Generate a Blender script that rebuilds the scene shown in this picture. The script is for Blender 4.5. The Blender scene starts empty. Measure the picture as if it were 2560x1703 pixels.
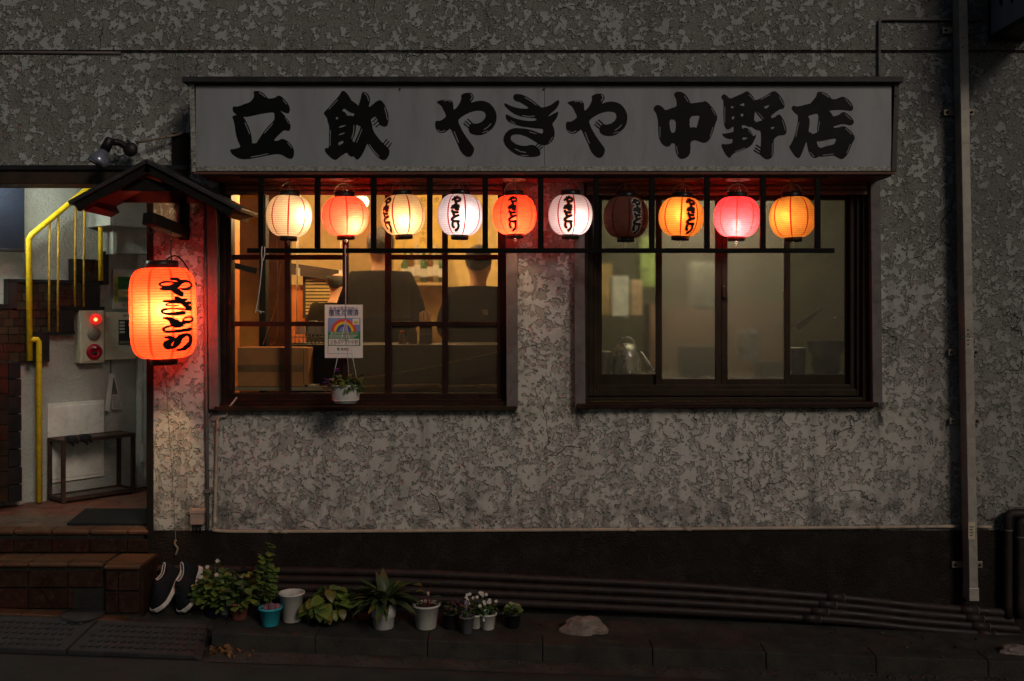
import bpy, math, random
from mathutils import Vector, Matrix, noise as mnoise
R = math.radians
scene = bpy.context.scene
COL = scene.collection

# ------------------------------------------------------------------ camera, sky, sun, exposure
CAM_D, CAM_Z = 5.5, 1.63
S = 36.0 / 35.0 * CAM_D / 2560.0            # metres per photo pixel on the facade plane (y = 0)
cam = bpy.data.cameras.new('camera')
cam.lens = 35.0; cam.sensor_width = 36.0
cam.shift_y = (770 - 851.5) / 2560.0
cam.clip_end = 500
camo = bpy.data.objects.new('camera', cam); COL.objects.link(camo)
camo.location = (0, -CAM_D, CAM_Z); camo.rotation_euler = (R(90), 0, 0)
scene.camera = camo

SUN_EL, SUN_AZ = R(30), R(30)                # azimuth: degrees to the right of straight behind the camera
world = bpy.data.worlds.new('World'); scene.world = world; world.use_nodes = True
nt = world.node_tree
sky = nt.nodes.new('ShaderNodeTexSky'); sky.sky_type = 'NISHITA'; sky.sun_disc = False
sky.sun_elevation = SUN_EL; sky.sun_rotation = math.pi - SUN_AZ
sky.air_density = 1.0; sky.dust_density = 1.0
nt.links.new(sky.outputs[0], nt.nodes['Background'].inputs[0])
nt.nodes['Background'].inputs[1].default_value = 0.0135
sun = bpy.data.lights.new('sun', 'SUN'); sun.energy = 0.82; sun.angle = R(15); sun.color = (1.0, 0.86, 0.70)
suno = bpy.data.objects.new('sun', sun); COL.objects.link(suno)
d = Vector((-math.sin(SUN_AZ) * math.cos(SUN_EL), math.cos(SUN_AZ) * math.cos(SUN_EL), -math.sin(SUN_EL)))
suno.rotation_euler = d.to_track_quat('-Z', 'Y').to_euler(); suno.location = (1.5, -4, 5)
vs = scene.view_settings
vs.view_transform = 'Standard'; vs.look = 'None'; vs.exposure = 0.0; vs.gamma = 1.0; vs.use_curve_mapping = False
scene.render.engine = 'CYCLES'
cy = scene.cycles
cy.use_denoising = True
try: cy.denoiser = 'OPENIMAGEDENOISE'
except Exception: pass
cy.max_bounces = 8; cy.diffuse_bounces = 4; cy.glossy_bounces = 3; cy.transmission_bounces = 6; cy.transparent_max_bounces = 24
cy.caustics_reflective = False; cy.caustics_refractive = False
cy.sample_clamp_indirect = 4.0
cy.use_light_tree = True

# ------------------------------------------------------------------ helpers: space
def F(y): return (CAM_D + y) / CAM_D
def P(px, py, y=0.0):
    """photo pixel + depth behind the facade -> world point"""
    f = F(y) * S
    return Vector(((px - 1280) * f, y, CAM_Z - (py - 770) * f))
def X(px, y=0.0): return (px - 1280) * S * F(y)
def Z(py, y=0.0): return CAM_Z - (py - 770) * S * F(y)

# ------------------------------------------------------------------ helpers: meshes
class MB:
    def __init__(s): s.v = []; s.f = []; s.m = []; s.smooth = []
    def add(s, vs, fs, smooth=False, mi=0):
        o = len(s.v); s.v += [tuple(v) for v in vs]
        for f in fs: s.f.append([i + o for i in f]); s.m.append(mi); s.smooth.append(smooth)
        return s
    def box(s, x0, x1, y0, y1, z0, z1, mi=0):
        if x0 > x1: x0, x1 = x1, x0
        if y0 > y1: y0, y1 = y1, y0
        if z0 > z1: z0, z1 = z1, z0
        v = [(x0,y0,z0),(x1,y0,z0),(x1,y1,z0),(x0,y1,z0),(x0,y0,z1),(x1,y0,z1),(x1,y1,z1),(x0,y1,z1)]
        return s.add(v, [(0,3,2,1),(4,5,6,7),(0,1,5,4),(1,2,6,5),(2,3,7,6),(3,0,4,7)], False, mi)
    def pbox(s, px0, px1, py0, py1, y0, y1, mi=0):
        """box whose FRONT face (at y0) fills the pixel rectangle"""
        return s.box(X(px0,y0), X(px1,y0), y0, y1, Z(py1,y0), Z(py0,y0), mi)
    def hexa(s, v, mi=0):   # 8 verts ordered as in box
        return s.add(v, [(0,3,2,1),(4,5,6,7),(0,1,5,4),(1,2,6,5),(2,3,7,6),(3,0,4,7)], False, mi)
    def obox(s, o, a, b, c, mi=0):
        o, a, b, c = Vector(o), Vector(a), Vector(b), Vector(c)
        return s.hexa([o, o+a, o+a+b, o+b, o+c, o+a+c, o+a+b+c, o+b+c], mi)
    def bar(s, p, q, w, h, up=(0,0,1), mi=0):
        p, q = Vector(p), Vector(q); d = (q-p).normalized(); up = Vector(up)
        sd = d.cross(up)
        if sd.length < 1e-5: sd = d.cross(Vector((0,1,0)))
        sd.normalize(); up = sd.cross(d).normalized()
        return s.obox(p - sd*w/2 - up*h/2, q-p, sd*w, up*h, mi)
    def tube(s, pts, r, n=10, cap=True, mi=0, smooth=True):
        pts = [Vector(p) for p in pts]; k = len(pts)
        rr = r if isinstance(r, (list, tuple)) else [r]*k
        vs, fs = [], []
        prev = None
        for i in range(k):
            if i == 0: t = pts[1]-pts[0]
            elif i == k-1: t = pts[-1]-pts[-2]
            else: t = (pts[i+1]-pts[i]).normalized() + (pts[i]-pts[i-1]).normalized()
            if t.length < 1e-9: t = Vector((0,0,1))
            t.normalize()
            if prev is None:
                a = t.cross(Vector((0,0,1)))
                if a.length < 1e-3: a = t.cross(Vector((0,1,0)))
            else:
                a = prev - t*prev.dot(t)
                if a.length < 1e-6: a = t.cross(Vector((0,0,1)))
            a.normalize(); prev = a; b = t.cross(a)
            for j in range(n):
                an = 2*math.pi*j/n
                vs.append(pts[i] + (a*math.cos(an) + b*math.sin(an))*rr[i])
        for i in range(k-1):
            for j in range(n):
                fs.append((i*n+j, i*n+(j+1)%n, (i+1)*n+(j+1)%n, (i+1)*n+j))
        if cap:
            fs.append(tuple(range(n-1,-1,-1))); fs.append(tuple((k-1)*n+j for j in range(n)))
        return s.add(vs, fs, smooth, mi)
    def lathe(s, prof, n=24, c=(0,0,0), cap0=False, cap1=False, mi=0, smooth=True, M=None):
        vs, fs = [], []
        for (r, z) in prof:
            for j in range(n):
                an = 2*math.pi*j/n
                p = Vector((r*math.cos(an), r*math.sin(an), z))
                if M is not None: p = M @ p
                vs.append(p + Vector(c))
        k = len(prof)
        for i in range(k-1):
            for j in range(n):
                fs.append((i*n+j, i*n+(j+1)%n, (i+1)*n+(j+1)%n, (i+1)*n+j))
        if cap0: fs.append(tuple(range(n-1,-1,-1)))
        if cap1: fs.append(tuple((k-1)*n+j for j in range(n)))
        return s.add(vs, fs, smooth, mi)
    def ball(s, c, r, n=12, m=8, sc=(1,1,1), mi=0, M=None):
        prof = [(max(1e-4, math.sin(math.pi*i/m)), -math.cos(math.pi*i/m)) for i in range(m+1)]
        B = Matrix.Diagonal(Vector((r*sc[0], r*sc[1], r*sc[2])))
        if M is not None: B = M @ B
        return s.lathe(prof, n, c, mi=mi, M=B)
    def poly(s, pts, d, mi=0):
        """prism: closed 3-D polygon pushed along vector d"""
        k = len(pts); d = Vector(d)
        v = [Vector(p) for p in pts] + [Vector(p)+d for p in pts]
        fs = [tuple(range(k)), tuple(range(2*k-1, k-1, -1))]
        fs += [(i, i+k, (i+1)%k+k, (i+1)%k) for i in range(k)]
        return s.add(v, fs, False, mi)
    def mesh(s, name):
        me = bpy.data.meshes.new(name)
        me.from_pydata(s.v, [], s.f)
        me.polygons.foreach_set('material_index', s.m)
        me.polygons.foreach_set('use_smooth', s.smooth)
        me.update()
        return me
    def build(s, name, mats, parent=None, local=False, bevel=0, seg=2, kind=None):
        if not local:
            if parent is not None: o = wloc(parent)
            else:
                xs = [v[0] for v in s.v]; ys = [v[1] for v in s.v]; zs = [v[2] for v in s.v]
                o = Vector(((min(xs)+max(xs))/2, (min(ys)+max(ys))/2, min(zs)))
            s.v = [(v[0]-o[0], v[1]-o[1], v[2]-o[2]) for v in s.v]
        ob = bpy.data.objects.new(name, s.mesh(name)); COL.objects.link(ob)
        if parent is not None: ob.parent = parent
        elif not local: ob.location = o
        for m in (mats if isinstance(mats, (list, tuple)) else [mats]): ob.data.materials.append(m)
        if bevel:
            b = ob.modifiers.new('bevel', 'BEVEL'); b.width = bevel; b.segments = seg; b.limit_method = 'ANGLE'; b.angle_limit = R(40)
        if kind: ob['kind'] = kind
        return ob
def wloc(o):
    p = Vector(o.location)
    while o.parent: o = o.parent; p += Vector(o.location)
    return p
def empty(name, loc, label, cat, group=None, rot=(0,0,0)):
    o = bpy.data.objects.new(name, None); COL.objects.link(o); o.empty_display_size = 0.1
    o.location = loc; o.rotation_euler = rot
    tag(o, label, cat, group); return o
def tag(o, label, cat, group=None):
    o['label'] = label; o['category'] = cat
    if group: o['group'] = group
    return o
def link_mesh(name, me, parent, loc=(0,0,0), rot=(0,0,0), sc=(1,1,1)):
    o = bpy.data.objects.new(name, me); COL.objects.link(o); o.parent = parent
    o.location = loc; o.rotation_euler = rot; o.scale = sc; return o
def catmull(pts, n=5, closed=False):
    pts = [Vector(p) for p in pts]; k = len(pts); out = []
    rng = range(k if closed else k-1)
    for i in rng:
        if closed: a, b, c, e = pts[(i-1)%k], pts[i], pts[(i+1)%k], pts[(i+2)%k]
        else: a, b, c, e = pts[max(i-1,0)], pts[i], pts[i+1], pts[min(i+2,k-1)]
        for j in range(n):
            t = j/n
            out.append(0.5*((2*b) + (c-a)*t + (2*a-5*b+4*c-e)*t*t + (3*b-a-3*c+e)*t*t*t))
    if not closed: out.append(pts[-1])
    return out
def chaikin(pts):
    k = len(pts); out = []
    for i in range(k):
        a, b = pts[i], pts[(i+1)%k]
        out.append((a[0]*.78+b[0]*.22, a[1]*.78+b[1]*.22)); out.append((a[0]*.22+b[0]*.78, a[1]*.22+b[1]*.78))
    return out
def shape2d(name, loops, mat, parent, to3, thick):
    """closed loops (outer + holes) in a flat sheet; to3 maps (u, v, w) to parent space"""
    cu = bpy.data.curves.new(name, 'CURVE'); cu.dimensions = '2D'; cu.fill_mode = 'BOTH'; cu.extrude = 0.5
    for lp in loops:
        sp = cu.splines.new('POLY'); sp.points.add(len(lp)-1); sp.use_cyclic_u = True
        for i, p in enumerate(lp): sp.points[i].co = (p[0], p[1], 0, 1)
    o = bpy.data.objects.new(name, cu); COL.objects.link(o)
    bpy.context.view_layer.update()
    me = bpy.data.meshes.new_from_object(o.evaluated_get(bpy.context.evaluated_depsgraph_get()))
    bpy.data.objects.remove(o); bpy.data.curves.remove(cu)
    for v in me.vertices: v.co = to3(v.co.x, v.co.y, (v.co.z+0.5)*thick)
    me.materials.clear(); me.materials.append(mat); me.update()
    ob = bpy.data.objects.new(name, me); COL.objects.link(ob); ob.parent = parent
    return ob
def textmesh(name, body, size, mat, parent, o, ux, uz, un, align='CENTER', thick=0.0006, squeeze=1.0, bold=0.0, target_w=None):
    cu = bpy.data.curves.new(name, 'FONT'); cu.body = body; cu.size = size; cu.align_x = align; cu.align_y = 'CENTER'
    cu.extrude = 0.5; cu.offset = bold; cu.resolution_u = 3
    ob = bpy.data.objects.new(name, cu); COL.objects.link(ob)
    bpy.context.view_layer.update()
    me = bpy.data.meshes.new_from_object(ob.evaluated_get(bpy.context.evaluated_depsgraph_get()))
    bpy.data.objects.remove(ob); bpy.data.curves.remove(cu)
    o, ux, uz, un = Vector(o), Vector(ux), Vector(uz), Vector(un)
    xs = [v.co.x for v in me.vertices] or [0, 1]
    k = squeeze if target_w is None else target_w/max(1e-6, max(xs)-min(xs))
    for v in me.vertices: v.co = o + ux*v.co.x*k + uz*v.co.y + un*(v.co.z+0.5)*thick
    me.materials.clear(); me.materials.append(mat); me.update()
    t = bpy.data.objects.new(name, me); COL.objects.link(t); t.parent = parent
    return t

# ------------------------------------------------------------------ helpers: materials
def newmat(name):
    m = bpy.data.materials.new(name); m.use_nodes = True
    n = m.node_tree; n.nodes.clear()
    return m, n, n.nodes.new('ShaderNodeOutputMaterial')
def nd(n, t, **kw):
    x = n.nodes.new(t)
    for k, v in kw.items():
        if k.startswith('i_'): x.inputs[k[2:].replace('_', ' ')].default_value = v
        else: setattr(x, k, v)
    return x
def mth(n, op, a, b=None, clamp=False):
    x = n.nodes.new('ShaderNodeMath'); x.operation = op; x.use_clamp = clamp
    for i, v in enumerate((a, b)):
        if v is None: continue
        if isinstance(v, (int, float)): x.inputs[i].default_value = v
        else: n.links.new(v, x.inputs[i])
    return x.outputs[0]
def mixc(n, fac, a, b, mode='MIX'):
    x = n.nodes.new('ShaderNodeMix'); x.data_type = 'RGBA'; x.blend_type = mode
    for i, v in ((0, fac), (6, a), (7, b)):
        if isinstance(v, (int, float)): x.inputs[i].default_value = v
        elif isinstance(v, tuple): x.inputs[i].default_value = (v[0], v[1], v[2], 1)
        else: n.links.new(v, x.inputs[i])
    return x.outputs[2]
def sstep(n, v, lo, hi, a=0.0, b=1.0):
    x = n.nodes.new('ShaderNodeMapRange'); x.interpolation_type = 'SMOOTHSTEP'
    n.links.new(v, x.inputs[0]); x.inputs[1].default_value = lo; x.inputs[2].default_value = hi
    x.inputs[3].default_value = a; x.inputs[4].default_value = b
    return x.outputs[0]
def noisetex(n, vec, scale, detail=3, rough=.55, dist=0.0):
    x = n.nodes.new('ShaderNodeTexNoise'); x.inputs['Scale'].default_value = scale; x.inputs['Detail'].default_value = detail
    x.inputs['Roughness'].default_value = rough; x.inputs['Distortion'].default_value = dist
    if vec is not None: n.links.new(vec, x.inputs['Vector'])
    return x.outputs[0]
_cache = {}
def M(name, col, rough=.6, metal=0.0, var=.18, scale=9.0, bump=.15, bscale=60.0, spec=.22, dirt=None, dirt_amt=.5, coat=0.0, emit=None, estr=0.0, stretch=None):
    """general procedural surface: colour with uneven wear, optional dirt colour, fine relief"""
    if name in _cache: return _cache[name]
    m, n, out = newmat(name)
    b = n.nodes.new('ShaderNodeBsdfPrincipled'); n.links.new(b.outputs[0], out.inputs[0])
    geo = n.nodes.new('ShaderNodeNewGeometry'); vec = geo.outputs['Position']
    if stretch:
        mp = n.nodes.new('ShaderNodeMapping'); mp.inputs['Scale'].default_value = stretch; n.links.new(vec, mp.inputs[0]); vec = mp.outputs[0]
    nz = noisetex(n, vec, scale, 5, .6)
    f = sstep(n, nz, .3, .7)
    c0 = tuple(c*(1-var) for c in col); c1 = tuple(min(1, c*(1+var)) for c in col)
    c = mixc(n, f, c0, c1)
    if dirt:
        n2 = noisetex(n, vec, scale*2.3, 6, .7, .4)
        c = mixc(n, mth(n, 'MULTIPLY', sstep(n, n2, .48, .66), dirt_amt), c, dirt)
    n.links.new(c, b.inputs['Base Color'])
    b.inputs['Metallic'].default_value = metal
    b.inputs['Specular IOR Level'].default_value = spec
    rr = sstep(n, nz, .2, .8, max(.02, rough-.12), min(1, rough+.12)); n.links.new(rr, b.inputs['Roughness'])
    if coat: b.inputs['Coat Weight'].default_value = coat
    if bump:
        n3 = noisetex(n, vec, bscale, 4, .6)
        bp = n.nodes.new('ShaderNodeBump'); bp.inputs['Strength'].default_value = bump; bp.inputs['Distance'].default_value = .01
        n.links.new(n3, bp.inputs['Height']); n.links.new(bp.outputs[0], b.inputs['Normal'])
    if emit:
        b.inputs['Emission Color'].default_value = (*emit, 1); b.inputs['Emission Strength'].default_value = estr
    _cache[name] = m
    return m
def emissive(name, col, st):
    m, n, out = newmat(name)
    e = nd(n, 'ShaderNodeEmission'); e.inputs[0].default_value = (*col, 1); e.inputs[1].default_value = st
    n.links.new(e.outputs[0], out.inputs[0]); return m
def stucco_mat():
    """trowelled lace stucco: smooth flattened islands standing on a crusty ground, torn dark edges, soot, algae, cracks"""
    m, n, out = newmat('lace_stucco')
    b = n.nodes.new('ShaderNodeBsdfPrincipled'); n.links.new(b.outputs[0], out.inputs[0])
    geo = n.nodes.new('ShaderNodeNewGeometry'); pos = geo.outputs['Position']
    sep = n.nodes.new('ShaderNodeSeparateXYZ'); n.links.new(pos, sep.inputs[0])
    px, pz = sep.outputs[0], sep.outputs[2]
    wob = n.nodes.new('ShaderNodeTexNoise'); wob.inputs['Scale'].default_value = 46; wob.inputs['Detail'].default_value = 3
    n.links.new(pos, wob.inputs[0])
    off = n.nodes.new('ShaderNodeVectorMath'); off.operation = 'MULTIPLY_ADD'
    n.links.new(wob.outputs[1], off.inputs[0]); off.inputs[1].default_value = (.030,)*3; n.links.new(pos, off.inputs[2])
    w = off.outputs[0]
    big = noisetex(n, pos, 1.3, 3, .5)
    mid = noisetex(n, pos, 4.2, 2, .5)
    n1 = noisetex(n, w, 37, 2.0, .45, .3)
    n8 = noisetex(n, w, 17, 1.5, .45, .2)
    n2 = noisetex(n, w, 85, 2, .5)
    h = mth(n, 'ADD', mth(n, 'MULTIPLY', n1, .60), mth(n, 'MULTIPLY', n8, .40))
    h = mth(n, 'ADD', h, mth(n, 'MULTIPLY', mth(n, 'SUBTRACT', n2, .5), .22))
    high = sstep(n, pz, 1.0, 2.4)                                   # the upper wall carries fewer islands
    th = mth(n, 'ADD', mth(n, 'MULTIPLY', mth(n, 'SUBTRACT', big, .5), .16), mth(n, 'MULTIPLY', mth(n, 'SUBTRACT', mid, .5), .14))
    th = mth(n, 'ADD', th, mth(n, 'MULTIPLY', mth(n, 'SUBTRACT', high, .55), .055))
    h = mth(n, 'SUBTRACT', h, th)
    isl = sstep(n, h, .494, .524)
    brk = sstep(n, noisetex(n, pos, 30, 3, .6), .36, .56)
    edge = mth(n, 'MULTIPLY', mth(n, 'MULTIPLY', sstep(n, h, .470, .496), sstep(n, h, .524, .502)), brk)
    grain = noisetex(n, w, 95, 3, .6, 1.0)
    grain2 = noisetex(n, pos, 320, 3, .6)
    worm = mth(n, 'MULTIPLY', sstep(n, mth(n, 'ABSOLUTE', mth(n, 'SUBTRACT', grain, .5)), .040, .0), mth(n, 'SUBTRACT', 1.0, isl))
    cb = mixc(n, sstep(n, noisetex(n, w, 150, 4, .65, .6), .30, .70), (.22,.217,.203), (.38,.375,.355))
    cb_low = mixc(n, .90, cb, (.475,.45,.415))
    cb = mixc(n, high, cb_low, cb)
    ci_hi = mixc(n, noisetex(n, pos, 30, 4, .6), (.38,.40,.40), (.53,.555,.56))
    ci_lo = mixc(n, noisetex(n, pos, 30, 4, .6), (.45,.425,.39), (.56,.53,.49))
    c = mixc(n, isl, cb, mixc(n, high, ci_lo, ci_hi))  # lower wall paler and warmer: the warm pool of light is in the colour
    c = mixc(n, mth(n, 'MULTIPLY', worm, mth(n, 'ADD', .30, mth(n, 'MULTIPLY', high, .3))), c, (.11,.104,.09))
    c = mixc(n, mth(n, 'MULTIPLY', edge, .58), c, (.075,.069,.060))  # rims darkened in colour: crevice dirt plus the shade along each island's edge
    # soot clouds and rain streaks, light falloff painted in at top and right
    mp = n.nodes.new('ShaderNodeMapping'); mp.inputs['Scale'].default_value = (7, 7, .8); n.links.new(pos, mp.inputs[0])
    st = noisetex(n, mp.outputs[0], 1.6, 6, .65)
    c = mixc(n, mth(n, 'MULTIPLY', sstep(n, st, .48, .70), .45), c, (.10,.098,.09))
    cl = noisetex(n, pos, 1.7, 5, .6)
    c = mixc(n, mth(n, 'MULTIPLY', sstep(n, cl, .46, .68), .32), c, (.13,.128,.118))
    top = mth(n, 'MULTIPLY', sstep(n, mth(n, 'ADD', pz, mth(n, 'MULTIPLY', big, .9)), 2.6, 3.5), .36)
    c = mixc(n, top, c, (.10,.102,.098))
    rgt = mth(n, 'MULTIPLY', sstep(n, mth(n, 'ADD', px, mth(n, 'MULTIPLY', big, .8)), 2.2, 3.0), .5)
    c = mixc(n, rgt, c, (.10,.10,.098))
    low = mth(n, 'MULTIPLY', sstep(n, pz, .80, .38), sstep(n, noisetex(n, pos, 7, 5, .7), .44, .60))
    c = mixc(n, mth(n, 'MULTIPLY', low, .65), c, (.085,.082,.075))
    # algae under the sills, black drips at the rail feet
    al = mth(n, 'MULTIPLY', mth(n, 'MULTIPLY', sstep(n, pz, .98, 1.08), sstep(n, pz, 1.12, 1.10)), sstep(n, noisetex(n, pos, 18, 4, .6), .40, .62))
    c = mixc(n, mth(n, 'MULTIPLY', al, .55), c, (.10,.12,.075))
    for dx in (X(1446), X(1284), X(2196), X(530)):
        g = sstep(n, mth(n, 'ABSOLUTE', mth(n, 'SUBTRACT', mth(n, 'ADD', px, mth(n, 'MULTIPLY', mth(n, 'SUBTRACT', n1, .5), .09)), dx)), .032, .0)
        g = mth(n, 'MULTIPLY', g, mth(n, 'MULTIPLY', sstep(n, pz, .86, 1.05), sstep(n, pz, 1.16, 1.10)))
        c = mixc(n, mth(n, 'MULTIPLY', g, .85), c, (.022,.020,.018))
    # hairline cracks
    vo = n.nodes.new('ShaderNodeTexVoronoi'); vo.feature = 'DISTANCE_TO_EDGE'; vo.inputs['Scale'].default_value = 1.15
    o2 = n.nodes.new('ShaderNodeVectorMath'); o2.operation = 'MULTIPLY_ADD'; wn = n.nodes.new('ShaderNodeTexNoise'); wn.inputs['Scale'].default_value = 6; wn.inputs['Detail'].default_value = 5
    n.links.new(pos, wn.inputs[0]); n.links.new(wn.outputs[1], o2.inputs[0]); o2.inputs[1].default_value = (.22,)*3; n.links.new(pos, o2.inputs[2]); n.links.new(o2.outputs[0], vo.inputs['Vector'])
    crk = mth(n, 'MULTIPLY', sstep(n, vo.outputs['Distance'], .004, .0), sstep(n, noisetex(n, pos, 2.4, 2, .5), .50, .60))
    c = mixc(n, mth(n, 'MULTIPLY', crk, .55), c, (.03,.028,.025))
    n.links.new(c, b.inputs['Base Color']); b.inputs['Roughness'].default_value = .85; b.inputs['Specular IOR Level'].default_value = .25
    hh = mth(n, 'ADD', sstep(n, h, .475, .53, 0.0, .72), mth(n, 'MULTIPLY', mth(n, 'MULTIPLY', grain, sstep(n, isl, 0, 1, 1, .10)), .42))
    hh = mth(n, 'SUBTRACT', mth(n, 'ADD', hh, mth(n, 'MULTIPLY', grain2, .10)), crk)
    bp = n.nodes.new('ShaderNodeBump'); bp.inputs['Strength'].default_value = 1.0; bp.inputs['Distance'].default_value = .022
    n.links.new(hh, bp.inputs['Height']); n.links.new(bp.outputs[0], b.inputs['Normal'])
    return m
def glass_mat(name, film=.10, streak=True, tint=(.96,.97,.95), film_col=(.55,.5,.42), drop=0.0):
    m, n, out = newmat(name)
    tr = nd(n, 'ShaderNodeBsdfTransparent'); tr.inputs[0].default_value = (*tint, 1)
    gl = nd(n, 'ShaderNodeBsdfGlossy'); gl.inputs['Roughness'].default_value = .03
    fr = nd(n, 'ShaderNodeFresnel'); fr.inputs[0].default_value = 1.42
    mx = n.nodes.new('ShaderNodeMixShader'); n.links.new(fr.outputs[0], mx.inputs[0]); n.links.new(tr.outputs[0], mx.inputs[1]); n.links.new(gl.outputs[0], mx.inputs[2])
    geo = n.nodes.new('ShaderNodeNewGeometry')
    mp = n.nodes.new('ShaderNodeMapping'); mp.inputs['Scale'].default_value = (75, 75, 3.0) if streak else (6, 6, 6); n.links.new(geo.outputs['Position'], mp.inputs[0])
    nz = noisetex(n, mp.outputs[0], 1.6, 6, .7)
    n4 = noisetex(n, geo.outputs['Position'], 2.2, 3, .5)
    msk = mth(n, 'MULTIPLY', sstep(n, nz, .50, .74), sstep(n, n4, .42, .62, .25, 1.0))
    if drop:
        n5 = noisetex(n, geo.outputs['Position'], 140, 3, .6)
        msk = mth(n, 'ADD', msk, mth(n, 'MULTIPLY', sstep(n, n5, .60, .72), drop))
    fac = mth(n, 'MULTIPLY', msk, film, True)
    df = nd(n, 'ShaderNodeBsdfDiffuse'); df.inputs[0].default_value = (*film_col, 1)
    tl = nd(n, 'ShaderNodeBsdfTranslucent'); tl.inputs[0].default_value = (*film_col, 1)
    m2 = n.nodes.new('ShaderNodeMixShader'); m2.inputs[0].default_value = .6; n.links.new(df.outputs[0], m2.inputs[1]); n.links.new(tl.outputs[0], m2.inputs[2])
    m3 = n.nodes.new('ShaderNodeMixShader'); n.links.new(fac, m3.inputs[0]); n.links.new(mx.outputs[0], m3.inputs[1]); n.links.new(m2.outputs[0], m3.inputs[2])
    n.links.new(m3.outputs[0], out.inputs[0]); return m
def frosted_mat(name, rough, tlw=.25, haze=(.06,.22)):
    m, n, out = newmat(name)
    rf = nd(n, 'ShaderNodeBsdfRefraction'); rf.inputs['Color'].default_value = (.92,.92,.90,1); rf.inputs['Roughness'].default_value = rough; rf.inputs['IOR'].default_value = 1.32
    tl = nd(n, 'ShaderNodeBsdfTranslucent'); tl.inputs[0].default_value = (.6,.58,.54,1)
    df = nd(n, 'ShaderNodeBsdfDiffuse'); df.inputs[0].default_value = (.32,.30,.27,1)
    gl = nd(n, 'ShaderNodeBsdfGlossy'); gl.inputs['Roughness'].default_value = .25
    a = n.nodes.new('ShaderNodeMixShader'); a.inputs[0].default_value = tlw; n.links.new(rf.outputs[0], a.inputs[1]); n.links.new(tl.outputs[0], a.inputs[2])
    geo = n.nodes.new('ShaderNodeNewGeometry'); nz = noisetex(n, geo.outputs['Position'], 9, 6, .7)
    b = n.nodes.new('ShaderNodeMixShader'); n.links.new(sstep(n, nz, .35, .75, haze[0], haze[1]), b.inputs[0]); n.links.new(a.outputs[0], b.inputs[1]); n.links.new(df.outputs[0], b.inputs[2])
    fr = nd(n, 'ShaderNodeFresnel'); fr.inputs[0].default_value = 1.4
    c = n.nodes.new('ShaderNodeMixShader'); n.links.new(fr.outputs[0], c.inputs[0]); n.links.new(b.outputs[0], c.inputs[1]); n.links.new(gl.outputs[0], c.inputs[2])
    n.links.new(c.outputs[0], out.inputs[0]); return m
def paper_mat(name, col, seam=(.55,.03,.02), nseam=8, phase=0.0, ribs=26, height=.25, seam_w=.045, lines=.35, soot=.12, sseam=1.0):
    """thin lantern paper: lets the bulb's light through; printed seams and the shade of the bamboo hoops glued behind it"""
    m, n, out = newmat(name)
    tc = n.nodes.new('ShaderNodeTexCoord'); sep = n.nodes.new('ShaderNodeSeparateXYZ'); n.links.new(tc.outputs['Object'], sep.inputs[0])
    an = mth(n, 'ARCTAN2', sep.outputs[1], sep.outputs[0])
    k = mth(n, 'FRACT', mth(n, 'ADD', mth(n, 'MULTIPLY', an, nseam/(2*math.pi)), 10.0+phase))
    dd = mth(n, 'ABSOLUTE', mth(n, 'SUBTRACT', k, .5))
    seamf = mth(n, 'MULTIPLY', sstep(n, dd, seam_w, seam_w*.5), sseam)
    zz = mth(n, 'FRACT', mth(n, 'MULTIPLY', mth(n, 'ADD', sep.outputs[2], 5.0*height/ribs*ribs), ribs/height))
    rb = sstep(n, mth(n, 'ABSOLUTE', mth(n, 'SUBTRACT', zz, .5)), .34, .48)
    nz = noisetex(n, tc.outputs['Object'], 14, 5, .65)
    c = mixc(n, sstep(n, nz, .3, .75), col, tuple(x*(1-soot) for x in col))
    n2 = noisetex(n, tc.outputs['Object'], 6, 5, .7, .6)
    c = mixc(n, mth(n, 'MULTIPLY', sstep(n, n2, .60, .74), soot*3.0, True), c, tuple(x*y for x, y in zip(col, (.62,.42,.30))))
    c = mixc(n, mth(n, 'MULTIPLY', rb, lines), c, tuple(x*y for x, y in zip(col, (.55,.32,.22))))
    c = mixc(n, seamf, c, seam)
    tl = nd(n, 'ShaderNodeBsdfTranslucent'); n.links.new(c, tl.inputs[0])
    df = nd(n, 'ShaderNodeBsdfDiffuse'); n.links.new(c, df.inputs[0])
    a = n.nodes.new('ShaderNodeMixShader'); a.inputs[0].default_value = .84; n.links.new(df.outputs[0], a.inputs[1]); n.links.new(tl.outputs[0], a.inputs[2])
    tr = nd(n, 'ShaderNodeBsdfTransparent'); n.links.new(c, tr.inputs[0])
    b = n.nodes.new('ShaderNodeMixShader'); b.inputs[0].default_value = .05; n.links.new(a.outputs[0], b.inputs[1]); n.links.new(tr.outputs[0], b.inputs[2])
    n.links.new(b.outputs[0], out.inputs[0]); return m
def filter_mat(name, col):
    m, n, out = newmat(name)
    tr = nd(n, 'ShaderNodeBsdfTransparent'); tr.inputs[0].default_value = (*col, 1); n.links.new(tr.outputs[0], out.inputs[0]); return m
def leaf_mat(name, c0, c1):
    m, n, out = newmat(name)
    geo = n.nodes.new('ShaderNodeNewGeometry'); nz = noisetex(n, geo.outputs['Position'], 24, 4, .6)
    oi = n.nodes.new('ShaderNodeObjectInfo')
    f = mth(n, 'ADD', mth(n, 'MULTIPLY', sstep(n, nz, .3, .7), .6), mth(n, 'MULTIPLY', oi.outputs['Random'], .4))
    c = mixc(n, f, c0, c1)
    b = n.nodes.new('ShaderNodeBsdfPrincipled'); n.links.new(c, b.inputs['Base Color']); b.inputs['Roughness'].default_value = .45
    tl = nd(n, 'ShaderNodeBsdfTranslucent'); n.links.new(c, tl.inputs[0])
    a = n.nodes.new('ShaderNodeMixShader'); a.inputs[0].default_value = .25; n.links.new(b.outputs[0], a.inputs[1]); n.links.new(tl.outputs[0], a.inputs[2])
    n.links.new(a.outputs[0], out.inputs[0]); return m
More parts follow.
